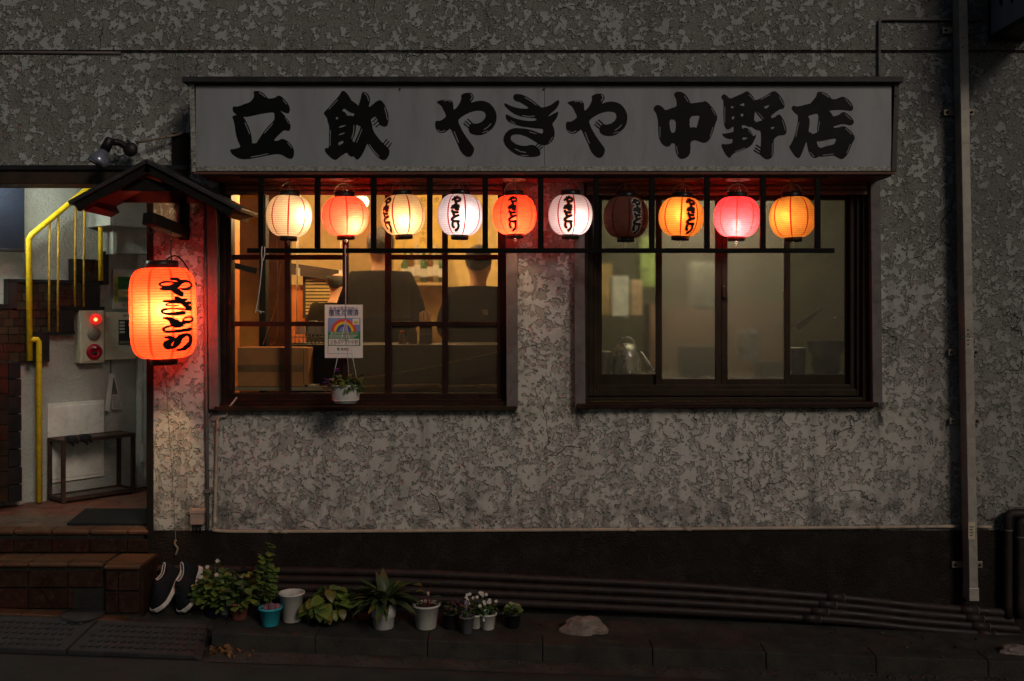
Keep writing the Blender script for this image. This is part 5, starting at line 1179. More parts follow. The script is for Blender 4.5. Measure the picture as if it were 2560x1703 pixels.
BULB = M('purple_bulb', (.16,.07,.09), .5, var=.3, scale=30, bump=.1)
for (x, y, rz) in ((-.018, -.03, .020), (.014, -.026, .024), (.038, -.01, .019), (.0, .0, .018)):
    mb = MB(); mb.ball((x, y, z+.012), rz, 12, 8, (1, 1, 1.25)); mb.build('bulb', BULB, g, local=True)
g, r, z = pot(729, 1553, 60, 46, 72, WHITEPL, 'tall white plastic pot holding only bare soil', soil=.80)
g, r, z = pot(822, 1562, 52, 40, 36, BLACKPL, 'low black pot of broad drooping yellow green leaves')
big = [leaf_mesh('broad_leaf', .10, .068, .9, m_, 8, .22, base=.18) for m_ in (LG1, LG2, LY)]
rr = random.Random(11); mb = MB()
for i in range(64):
    a = rr.uniform(0, 6.28) if i > 22 else rr.uniform(3.4, 6.0); q = rr.uniform(.15, 1); el = rr.uniform(-.9, .5)
    p = Vector((.135*q*math.cos(a), .075*q*math.sin(a), z+.0+.16*(1-q*.85)*rr.uniform(.3, 1.1)))
    lo = link_mesh('leaf', rr.choices(big, (5, 4, 2))[0], g, p, (rr.uniform(-.5, .5), -el, a+rr.uniform(-.5, .5)), (rr.uniform(.6, 1.05),)*3)
    mb.tube([(0, 0, z-.01), p*.6+Vector((0,0,z*.4+.01)), p], .0022, 5)
mb.build('stems', LG2, g, local=True)
g, r, z = pot(959, 1570, 66, 50, 66, GREYPOT, 'large pale grey two tier pot of dark strap leaves', step=True, rim=False)
strap = [leaf_mesh('strap_leaf', .19, .052, b_, m_, 9, .3, base=.22) for b_, m_ in ((.8, LG3), (1.2, LG2), (1.6, LG3), (1.1, LY))]
rr = random.Random(21)
for i in range(80):
    a = rr.uniform(0, 6.28); el = rr.uniform(.45, 1.4)
    link_mesh('leaf', strap[3] if i % 9 == 0 else rr.choice(strap[:3]), g, (.022*math.cos(a), .022*math.sin(a), z), (rr.uniform(-.3, .3), -el, a), (rr.uniform(.7, 1.15),)*3)
g, r, z = pot(1065, 1570, 66, 50, 60, WHITEPL, 'white pot of cyclamen with one pale pink bloom', soil=.88)
cyl = leaf_mesh('cyclamen_leaf', .055, .046, .6, LG3, 6, .1, base=.1); cyl2 = leaf_mesh('cyclamen_leaf', .055, .046, .6, LY, 6, .1, base=.1); mb = MB(); rr = random.Random(31)
for (x, zz, me, az) in ((-.02, .115, cyl2, 3.0), (.028, .125, cyl, -.2), (.01, .07, cyl, 2.6), (-.035, .035, cyl, 2.9), (.035, .05, cyl, .3), (.04, .025, cyl, -.3), (-.005, .085, cyl2, 3.5)):
    link_mesh('leaf', me, g, (x, -.02, z+zz), (0, -.3, az), (1, 1, 1)); mb.tube(catmull([(x*.2, 0, z-.005), (x*.8, -.01, z+zz*.6), (x, -.02, z+zz)], 3), .0018, 5)
for k in range(18): a = rr.uniform(0, 6.28); mb.tube([(0, 0, z), (.03*math.cos(a), .03*math.sin(a), z+rr.uniform(.01, .05))], .0013, 4)
mb.build('stems', M('red_stem', (.12,.03,.03), .6, bump=0), g, local=True)
mb = MB(); [scatter_leaves(mb, petw, orient(Vector((.014, -.03, z+.065)), k*1.2, 1.1, 0, 2.0)) for k in range(5)]; mb.build('flower', M('pale_pink_petal', (.6,.40,.42), .6, bump=0), g, local=True)
g, r, z = pot(1127, 1570, 44, 36, 40, BLACKPL, 'small black pot of dark purple foliage')
bushy(g, r, z, 80, .055, .075, lmS, [LPU, LG3, LPU], 41)
g, r, z = pot(1167, 1584, 34, 26, 44, DGREY, 'small slate grey pot standing forward with fine dark stems')
bushy(g, r, z, 30, .03, .09, lmS, [LPU, LG3], 42)
mb = MB(); mb.obox((-.012, .005, z), (.013, -.002, 0), (0, .0012, 0), (0, 0, .085)); mb.build('plant_label', M('lilac_plastic', (.22,.18,.36), .5, bump=0), g, local=True)
def daisies(g, r, z, seed, n, h0):
    rr = random.Random(seed); mb = MB(); sp_ = []
    for i in range(n):
        a = rr.uniform(0, 6.28); q = .055*math.sqrt(rr.random()); p = (q*math.cos(a), q*math.sin(a)-.01, z+h0*rr.uniform(.55, 1.05)); sp_.append(p)
        mb.tube([(p[0]*.3, p[1]*.3, z), (p[0]*.8, p[1]*.8, z+(p[2]-z)*.6), p], .0011, 4)
    mb.build('stems', LG3, g, local=True); flowers(g, sp_, petw, 9, .78)
g, r, z = pot(1189, 1571, 32, 24, 36, WHITEPL, 'narrow white pot of small white daisies')
bushy(g, r, z, 70, .038, .07, lmS, [LG3, LG2], 43); daisies(g, r, z, 43, 9, .115)
g, r, z = pot(1219, 1573, 41, 33, 40, WHITEPL, 'white pot of white daisies with a printed plant label')
bushy(g, r, z, 90, .045, .075, lmS, [LG3, LG2], 44); daisies(g, r, z, 44, 11, .11)
mb = MB(); mb.obox((-.024, -.040, z-.02), (.026, .004, 0), (0, .001, 0), (.006, 0, .062)); pl = mb.build('plant_label', WHITEPL, g, local=True)
mb = MB(); mb.obox((-.0205, -.0412, z+.003), (.021, .0032, 0), (0, .0004, 0), (.0032, 0, .033)); mb.build('print', GREENP, pl, local=True)
for k in range(7): mb = MB(); mb.ball((-.016+.006*(k % 3)+.001*k, -.0408+.0006*(k % 3), z+.009+.0045*(k // 2)), .0024, 6, 4, (1, .3, 1)); mb.build('print', YLW, pl, local=True)
g, r, z = pot(1282, 1568, 40, 32, 36, BLACKPL, 'black pot of pale ruffled ornamental cabbage, last in the row')
rr = random.Random(51); mb = MB(); mb2 = MB(); rl = leaf_mesh('ruffle', .030, .030, .3, LCA, 4, .4, base=.1)
for i in range(120):
    a = rr.uniform(0, 6.28); el = math.asin(rr.uniform(-.1, 1)); d_ = Vector((math.cos(el)*math.cos(a), math.cos(el)*math.sin(a), math.sin(el)))
    scatter_leaves(mb if el > .5 else mb2, rl, orient(Vector((0,0,z+.012))+d_*.030, a, el*.6+.2, rr.uniform(-.8, .8), rr.uniform(.6, 1)))
mb.build('foliage', LCA, g, local=True); mb2.build('foliage', LG1, g, local=True)

# shoes leaning toe down against the wall
def shoe(toe, heel, up, label, mirror=1):
    g = empty('sneaker', toe, label, 'shoe', 'pair of dark sneakers leaning against the wall')
    ax = (heel-toe); L = ax.length; ax.normalize(); up = (up - ax*up.dot(ax)).normalized(); sd = up.cross(ax)*mirror
    n = 18; K = 16
    def wdt(t): return .066*(.55+.45*math.sin(math.pi*min(1, t*1.25+.12)))*(1-.62*max(0, .08-t)/.08) * (1-.10*math.sin(math.pi*t))*(1-.35*max(0, t-.9)/.1)
    def hgt(t): return .036 + .060*min(1, max(0, (t-.12)/.38))**.9 + (.016*math.sin(math.pi*(t-.5)/.5)*-1 if t > .5 else 0) + (.012 if t > .88 else 0) - .016*max(0, .12-t)/.12
    def pt(t, u, v): return ax*(t*L) + sd*u + up*v
    mb = MB(); vs, fs = [], []          # upper
    for i in range(n+1):
        t = i/n; w = wdt(t)*.94; h = hgt(t)
        for j in range(K+1):
            a = math.pi*j/K; vs.append(pt(.02+.96*t, w*math.cos(a)*(1 if abs(math.cos(a)) > .5 else .98), .024+(h-.008)*math.sin(a)**.8))
    for i in range(n):
        for j in range(K):
            if i >= n*.58 and i < n-1 and 6 <= j < K-6: continue       # foot opening
            fs.append((i*(K+1)+j, i*(K+1)+j+1, (i+1)*(K+1)+j+1, (i+1)*(K+1)+j))
    mb.add(vs, fs, True); u_ = mb.build('upper', M('navy_knit', (.007,.0075,.011), .85, bump=.6, bscale=150, var=.35), g, local=True)
    so = u_.modifiers.new('thickness', 'SOLIDIFY'); so.thickness = .004
    mb = MB(); vs, fs = [], []          # sole
    for i in range(n+1):
        t = i/n; w = wdt(t)*1.05; th = .022+.012*max(0, t-.4); lift = .010*max(0, .25-t)/.25
        vs += [pt(t, -w, lift), pt(t, w, lift), pt(t, w*1.02, th+lift*1.4), pt(t, -w*1.02, th+lift*1.4)]
    for i in range(n):
        for j in range(4): fs.append((i*4+j, i*4+(j+1) % 4, i*4+4+(j+1) % 4, i*4+4+j))
    fs += [(3, 2, 1, 0), (n*4, n*4+1, n*4+2, n*4+3)]
    mb.add(vs, fs, False); mb.build('sole', M('off_white_rubber', (.55,.51,.48), .6, var=.12, bump=.1, dirt=(.25,.2,.17), dirt_amt=.4), g, local=True, bevel=.004)
    mb = MB(); pts = [pt(.02+.96*i/n, wdt(i/n)*.94*math.cos(math.pi*j/K), .026+(hgt(i/n)-.006)*math.sin(math.pi*j/K)**.8) for i, j in ((int(n*.58), 8), (int(n*.6), 6), (int(n*.75), 6), (int(n*.9), 6), (n-1, 7), (n-1, 8), (n-1, 9), (int(n*.9), 10), (int(n*.75), 10), (int(n*.6), 10), (int(n*.58), 8))]
    mb.tube(catmull(pts, 3), .003, 6); mb.build('collar_piping', M('pale_piping', (.5,.42,.4), .7, bump=0), g, local=True)
    mb = MB()
    for k in range(4):
        t = .30+.075*k; w = wdt(t)*.35; mb.tube(catmull([pt(t, -w, hgt(t)+.010), pt(t+.01, 0, hgt(t)+.020), pt(t+.02, w, hgt(t)+.012)], 3), .0032, 6)
    mb.build('laces', CABLE, g, local=True)
def sh_pts(tx, ty, hx, hy, yh): 
    t = on_ledge(tx, ty) + Vector((0, 0, .012)); return t, P(hx, hy, yh)
t_, h_ = sh_pts(392, 1541, 456, 1432, -.085); shoe(t_, h_, Vector((-.75, -.75, .35)), 'dark sneaker leaning toe down nearest the tiled steps')
t_, h_ = sh_pts(462, 1541, 502, 1420, -.085); shoe(t_, h_, Vector((-.72, -.8, .3)), 'dark sneaker leaning toe down nearest the potted plants')

def rock(px, py, sx, sy, sz, label, mat, seed):
    c = on_ledge(px, py); mb = MB(); mb.ball((0, 0, 0), 1, 20, 14)
    v2 = []
    for v in mb.v:
        v = Vector(v); nz = mnoise.noise(v*1.3+Vector((seed, 0, 0)))*.35 + mnoise.noise(v*3.1+Vector((0, seed, 0)))*.10
        p = v*(1+nz+.06*mnoise.noise(v*7)); v2.append((p.x*sx, p.y*sy, max(-.25, p.z)*sz+.2*sz))
    mb.v = [(a+c.x, b+c.y, d_+c.z) for a, b, d_ in v2]; mb.smooth = [False]*len(mb.f)
    return tag(mb.build('stone', mat), label, 'stone')
STONE = M('pinkish_stone', (.21,.165,.145), .9, var=.25, bump=.8, bscale=70, dirt=(.08,.08,.06), dirt_amt=.6)
rock(1455, 1580, .118, .06, .075, 'rounded pinkish stone lying alone on the ledge', STONE, 2.3)
rock(2535, 1630, .075, .05, .03, 'flat pale stone on the ledge at the far right', STONE, 5.1)
# rubber kerb ramps
RUB = M('black_rubber', (.020,.020,.021), .65, var=.25, bump=.3, bscale=120, dirt=(.05,.047,.04), dirt_amt=.4, spec=.3)
for (a, b, lab) in ((-240, 213, 'black rubber kerb ramp at the left edge of the street'), (217, 500, 'black rubber kerb ramp next to the kerb stones')):
    x0, x1 = X(a, -.5), X(b, -.5)
    g = empty('kerb_ramp', ((x0+x1)/2, -.5, zr((x0+x1)/2)), lab, 'kerb ramp', 'black rubber kerb ramps at the entrance')
    yb, yf = -.350, -.600
    def zt(x, y): k = (y-yf)/(yb-yf); return (zr(x)+.030)*(1-k) + (zl(x, yb)+.012)*k
    skew = .05 if a > 0 else 0
    x0f, x1f = (x0-.055 if a > 0 else x0), (x1-.055 if a < 0 else x1+.045)
    if a < 0: x0f = x0
    mb = MB(); mb.hexa([(x0f,yf,zr(x0f)+.001),(x1f,yf,zr(x1f)+.001),(x1,yb,zr(x1)+.001),(x0,yb,zr(x0)+.001),(x0f,yf,zt(x0f,yf)),(x1f-(.05 if a > 0 else 0),yf,zt(x1f,yf)),(x1,yb,zt(x1,yb)),(x0,yb,zt(x0,yb))])
    mb.build('ramp', RUB, g, bevel=.006)
    hexm = MB(); hexm.lathe([(.016,0),(.0145,.005),(.0005,.005)], 6, smooth=False); hm = hexm.mesh('stud'); hm.materials.append(RUB)
    go = wloc(g); ang = math.atan2(zt(0,yb)-zt(0,yf), yb-yf)
    for j in range(5):
        y = yf+.040+j*.042
        x = x0f+.05+(.019 if j % 2 else 0)
        while x < x1f-.06:
            if X(-30, y) < x: link_mesh('stud', hm, g, Vector((x+.22*(y-yf), y, zt(x, y)))-go, (ang, .036, 0))
            x += .039
# litter at the end of the ramp
LEAFL = M('dead_leaf', (.16,.075,.03), .9, var=.4, scale=40, bump=.3); rr = random.Random(9)
dl_ = leaf_mesh('dead_leaf', .045, .03, 1.2, LEAFL, 5, .5)
mb = MB()
for i in range(60):
    x = X(555, -.5)+rr.gauss(0, .06); y = -.50+rr.gauss(0, .03); scatter_leaves(mb, dl_, orient(Vector((x, y, zr(x)+.012+rr.random()*.012)), rr.uniform(0, 6.28), rr.uniform(-.4, .6), rr.uniform(-1, 1), rr.uniform(.3, .9)))
ob = mb.build('leaf_litter', LEAFL, kind='stuff'); ob['label'] = 'small heap of dead brown leaves at the end of the rubber ramp'; ob['category'] = 'leaf litter'

mb = MB(); rr = random.Random(77)
for i in range(120):
    px = rr.uniform(300, 2500); y = rr.uniform(-.44, -.09); x = X(px, y); sc = rr.uniform(.12, .5) if rr.random() < .85 else rr.uniform(.5, .8)
    scatter_leaves(mb, dl_, orient(Vector((x, y, zl(x, y)+.007)), rr.uniform(0, 6.28), rr.uniform(-.3, .4), rr.uniform(-.6, .6), sc))
for i in range(420):
    x = rr.uniform(-2.2, 2.6); y = -.47-abs(rr.gauss(0, .05)); r_ = rr.uniform(.002, .006)
    mb.box(x-r_, x+r_, y-r_, y+r_, zr(x)+.003, zr(x)+.006+r_)
ob = mb.build('ledge_grit', M('brown_debris', (.055,.042,.03), .9, var=.5, scale=30, bump=.2), kind='stuff'); ob['label'] = 'scattered bits of dead leaf and grit along the ledge and gutter'; ob['category'] = 'debris'
# ------------------------------------------------------------------ inside the bar (seen through the left window)
def thing_box(name, px0, px1, py0, py1, y0, y1, mat, label, cat, bevel=.003):
    mb = MB(); mb.pbox(px0, px1, py0, py1, y0, y1); return tag(mb.build(name, mat, bevel=bevel), label, cat)
ORPANEL = M('orange_lacquer_board', (.58,.27,.05), .6, var=.1, bump=.1)
pt_ = empty('partition_board', P(620, 1000, .5), 'orange wooden partition board inside the bar at the left', 'partition')
mb = MB(); mb.box(X(599,.45), X(648,.45), .45, .49, .431, Z(470,.45)); mb.build('board', ORPANEL, pt_)
mb = MB(); mb.box(X(648,.44), X(664,.44), .44, .52, .431, 2.6); mb.build('post', DARKWOOD, pt_)
mb = MB(); mb.bar(P(585, 664, .36), P(641, 678, .40), .07, .03); mb.build('bracket', DARKWOOD, pt_)
mb = MB(); mb.box(X(600,.7), X(722,1.1), 1.1, 1.15, .431, 2.6); tag(mb.build('brown_screen', M('brown_panel', (.16,.085,.035), .7, var=.25, bump=.15)), 'dim brown panel wall behind the partition board in the bar', 'screen')
# rear of the bar
YR = 2.6
mb = MB(); mb.box(X(660,YR), X(1010,YR), YR, YR+.04, .431, Z(712,YR)); tag(mb.build('orange_dado', ORANGEROOM), 'orange painted lower wall at the back of the bar', 'wall panel')
mb = MB(); mb.bar(P(700, 668, YR-.1), P(850, 690, YR-.1), .06, .09); tag(mb.build('ceiling_beam', BEAM), 'dark slanting beam at the back of the bar', 'beam')
vn = empty('louvre_panel', P(795, 790, YR-.03), 'yellowish slatted louvre panel on the back wall of the bar', 'louvre')
mb = MB(); mb.pbox(757, 836, 690, 796, YR-.06, YR-.02); mb.build('backing', BEAM, vn)
LOUV = M('yellowed_louvre', (.40,.30,.12), .6, bump=.05)
for k in range(11):
    mb = MB(); mb.pbox(764, 829, 697+k*8.4, 702.5+k*8.4, YR-.075, YR-.061); mb.build('slat', LOUV, vn)
for k, (px, a, b) in enumerate(((745, 655, 690), (852, 660, 695), (742, 790, 815), (744, 715, 730))):
    mb = MB(); mb.pbox(px-5, px+5, a+15, b, 1.6, 1.603)
    mb.tube([P(px, 560, 1.6), P(px, a+15, 1.6)], .003, 5); tag(mb.build('hanging_tag', PAPER), ('white paper tag on a string by the louvre', 'white paper tag on a string near the bald man', 'lowest paper tag on a string over the glasses', 'small paper tag under the dark beam')[k], 'tag')
# yellow menu strips on the wall right of the louvre
mw = empty('menu_wall', P(1110, 1000, 1.9), 'bright yellow wall board behind the third and fourth lanterns', 'wall board')
mb = MB(); mb.box(X(985,1.9), X(1262,1.9), 1.9, 1.93, 1.5, 2.6); mb.build('board', M('bright_cream_board', (.72,.55,.24), .7, bump=.05), mw)
MENU = M('yellow_menu_paper', (.78,.56,.14), .7, bump=0, var=.046)
menus = ['やきとり 百円', 'つくね', 'ねぎま 百二十円', '皮', 'レバー', 'ビール', '日本酒']
for k, px in enumerate((996, 1022, 1058, 1092, 1120, 1146, 1180)):
    m_ = empty('menu_strip', P(px, 640, 1.895), 'yellow paper menu strip on the bar wall, number %s from the left' % ('one two three four five six seven'.split()[k]), 'menu strip', 'yellow menu strips on the bar wall')
    mb = MB(); mb.pbox(px-10, px+10, 480+3*(k % 3), 634-8*(k % 2), 1.893, 1.896); mb.build('strip', MENU, m_)
    for j, ch in enumerate(menus[k].replace(' ', '')): textmesh('lettering', ch, .046, BLKP, m_, P(px, 500+j*17, 1.892)-wloc(m_), (1,0,0), (0,0,1), (0,-1,0), thick=.0005)
# counter along the window with what stands on it
ZC = Z(862, .34)
ct = empty('bar_counter', (X(960,.5), .5, .43), 'dark wooden bar counter just inside the bar window', 'counter')
CNT = M('dark_counter_wood', (.016,.009,.006), .45, var=.3, bump=.1, stretch=(1,6,6))
mb = MB(); mb.box(X(712,.34), RX-.01, .34, .78, ZC-.03, ZC); mb.build('top', CNT, ct, bevel=.004)
mb = MB(); mb.box(X(718,.36), RX-.02, .36, .40, .431, ZC-.031); mb.build('front_panel', CNT, ct)
mb = MB(); mb.box(X(718,.36), RX-.02, .345, .359, ZC-.13, ZC-.09); mb.build('foot_rail', CNT, ct)
mb = MB(); mb.box(X(580,.1), RX-.01, .165, .34, Z(968,.165)-.02, Z(968,.165)); tag(mb.build('window_ledge', M('pale_ledge_wood', (.30,.22,.13), .6, bump=.1)), 'pale wooden ledge along the foot of the bar window', 'ledge')
ZLg = Z(968,.165)
for k, (a, b) in enumerate(((915, 940), (983, 1030), (1034, 1100), (1120, 1195), (1200, 1242), (730, 795))):
    mb = MB(); mb.box(X(a,.2), X(b,.2), .19, .26, ZLg+.001, ZLg+.006+.003*(k % 3)); tag(mb.build('folded_paper', M('cream_paper', (.55,.45,.28), .8, bump=.1), bevel=.001), 'folded cream paper on the window ledge, %s' % ('beside the hanging planter', 'left of centre of the right sash', 'middle of the right sash', 'long one near the right end', 'at the right end', 'behind the cardboard box')[k], 'paper')
cbx = empty('cardboard_box', P(680, 965, .25), 'brown cardboard box standing on the ledge inside the bar window', 'box')
CARD = M('cardboard', (.46,.20,.075), .8, var=.12, bump=.1, scale=5)
mb = MB(); zb = ZLg+.002; mb.box(X(594,.18), X(758,.18), .18, .33, zb, Z(869,.18)); mb.build('carton', CARD, cbx, bevel=.003)
mb = MB(); mb.box(X(760,.19), X(771,.19), .19, .33, zb, Z(870,.19)); mb.build('side_flap', CARD, cbx)
mb = MB(); mb.box(X(594,.18), X(758,.18), .1785, .1797, Z(930,.18), Z(912,.18)); mb.build('parcel_tape', M('brown_tape', (.22,.12,.055), .3, bump=0), cbx)
REDCAP = M('red_bottle_cap', (.55,.02,.02), .35, bump=0)
def clearish(name, col): 
    m, n, out = newmat(name); b = n.nodes.new('ShaderNodeBsdfPrincipled'); b.inputs['Base Color'].default_value = (*col, 1); b.inputs['Roughness'].default_value = .08
    tr = nd(n, 'ShaderNodeBsdfTransparent'); tr.inputs[0].default_value = (*[min(1, c*1.4+.2) for c in col], 1); a = n.nodes.new('ShaderNodeMixShader'); a.inputs[0].default_value = .45
    n.links.new(b.outputs[0], a.inputs[1]); n.links.new(tr.outputs[0], a.inputs[2]); n.links.new(a.outputs[0], out.inputs[0]); return m
for k, (px, r_, h_, col) in enumerate(((1006, .023, .075, (.35,.22,.06)), (1032, .026, .125, (.16,.05,.02)))):
    g = empty('sauce_bottle', (X(px,.45), .45, ZC), ('short squat sauce jar with red cap on the bar counter', 'taller dark sauce bottle with red cap on the bar counter')[k], 'bottle', 'sauce bottles on the counter')
    mb = MB(); mb.lathe([(.0005,.001),(r_,.001),(r_,h_*.55),(r_*.75,h_*.72),(r_*.5,h_*.85),(r_*.5,h_)], 18); mb.build('bottle', clearish('sauce_glass', col), g, local=True)
    mb = MB(); mb.lathe([(r_*.6,h_*.86),(r_*.62,h_*1.04),(r_*.3,h_*1.07),(.0005,h_*1.07)], 16); mb.build('cap', REDCAP, g, local=True)
ch = empty('chopstick_holder', (X(1064,.5), .5, ZC), 'dark wooden holder full of pale chopsticks on the counter', 'chopstick holder')
f5 = S*F(.46)
mb = MB(); mb.box(X(1048,.46), X(1079,.46), .46, .53, ZC+.001, ZC+48*f5); mb.build('holder', M('red_brown_wood', (.10,.035,.02), .4, bump=.05), ch, bevel=.003)
mb = MB(); mb.box(X(1047,.459), X(1080,.459), .4585, .4598, ZC+24*f5, ZC+25.5*f5); mb.build('band', M('brass_band', (.4,.25,.08), .4, metal=.7, bump=0), ch)
mb = MB(); rr = random.Random(4)
for i in range(14):
    x = X(1050+2*i, .48); mb.tube([(x, .48+.03*rr.random(), ZC+.05), (x+rr.uniform(-.002, .002), .48+.03*rr.random(), ZC+(78+6*math.sin(math.pi*i/13))*f5)], .0030, 6)
mb.build('chopsticks', M('pale_bamboo', (.62,.42,.28), .7, bump=.05), ch)
dr = empty('glass_rack', (X(785,.5), .5, ZC), 'wire rack of upturned glasses on the bar counter', 'rack')
mb = MB()
for i in range(13): x = X(728+10*i, .46); mb.tube([(x, .46, ZC+.004), (x, .46, ZC+.055)], .003, 5)
mb.tube([P(726, 843, .46), P(850, 843, .46)], .003, 6); mb.tube([(X(726,.46), .46, ZC+.004), (X(850,.46), .46, ZC+.004)], .003, 6); mb.build('wire_rack', STEEL, dr)
GLS = clearish('drinking_glass', (.45,.42,.36))
for i, px in enumerate((752, 782, 800, 826)):
    g = empty('drinking_glass', (X(px,.53), .53, ZC+.056), 'upturned drinking glass in the wire rack, %s from the left' % ('first', 'second', 'third', 'fourth')[i], 'glass', 'glasses in the rack')
    mb = MB(); mb.lathe([(.034,.0),(.030,.07+.012*(i % 2)),(.0005,.072+.012*(i % 2))], 18); mb.build('glass', GLS, g, local=True)
ORC = M('orange_cord', (.38,.20,.08), .7, bump=.05)
mb = MB(); mb.tube(catmull([P(865, 950, .17), P(985, 934, .17), P(1108, 912, .17), P(1244, 880, .17)], 4), .0032, 6); tag(mb.build('slanting_cord', ORC), 'brown cord slanting across the lower right of the bar window', 'cord')
mb = MB(); mb.tube(catmull([P(702, 660, .2), P(690, 760, .2), P(668, 830, .2), P(657, 862, .2)], 4), .003, 6); mb.tube(catmull([P(692, 600, .2), P(695, 780, .2), P(690, 850, .2), P(675, 862, .2)], 4), .003, 6)
tag(mb.build('hanging_cable', ORC), 'two orange cables hanging inside the left sash above the cardboard box', 'cable')
bs = empty('bottle_shelf', P(1055, 712, 1.75), 'wooden shelf with a pale front edge at the back of the bar', 'shelf')
mb = MB(); mb.pbox(1006, 1112, 706, 713, 1.75, 1.89); mb.build('board', M('pale_shelf_wood', (.55,.40,.18), .6, bump=.1), bs)
for k, px in enumerate((1012, 1028, 1043, 1059, 1076, 1090, 1104)):
    g = empty('liquor_bottle', (X(px,1.8), 1.82, Z(706,1.75)), 'liquor bottle on the back shelf, %s from the left' % ('first second third fourth fifth sixth seventh'.split()[k]), 'bottle', 'liquor bottles on the back shelf')
    hb = .22+.03*(k % 3); mb = MB(); mb.lathe([(.0005,.001),(.030,.001),(.031,hb*.6),(.014,hb*.78),(.012,hb),(.0005,hb)], 14)
    mb.build('bottle', M('bottle_%s' % ('green brown clear'.split()[k % 3]), ((.03,.07,.03), (.09,.04,.015), (.30,.26,.18))[k % 3], .15, bump=0), g, local=True)
    mb = MB(); mb.lathe([(.0318,hb*.18),(.0318,hb*.46)], 14); mb.build('label', PAPER, g, local=True)
# lamps of the bar
def ceiling_lamp(px, py, y, st, label, col=(1,.64,.29), r=.046):
    c = P(px, py, y); g = empty('pendant_lamp', c, label, 'lamp', 'warm lamps in the bar')
    mb = MB(); mb.ball((0,0,0), r, 16, 10); mb.build('globe', emissive('warm_lamp_globe', col, st), g, local=True)
    mb = MB(); mb.tube([(0,0,r*.9), (0,0,2.62-c.z)], .006, 6); mb.lathe([(.03,r*.75),(.028,r*1.3),(.01,r*1.5)], 14); mb.build('cord', BLACKPL, g, local=True)
ceiling_lamp(905, 505, 1.2, 450.0, 'glowing warm globe lamp in the bar behind the second and third lanterns')
ceiling_lamp(690, 500, 1.9, 450.0, 'glowing warm globe lamp in the bar behind the first lantern')
ceiling_lamp(1110, 470, 1.35, 450.0, 'glowing warm globe lamp over the guests at the right of the bar')

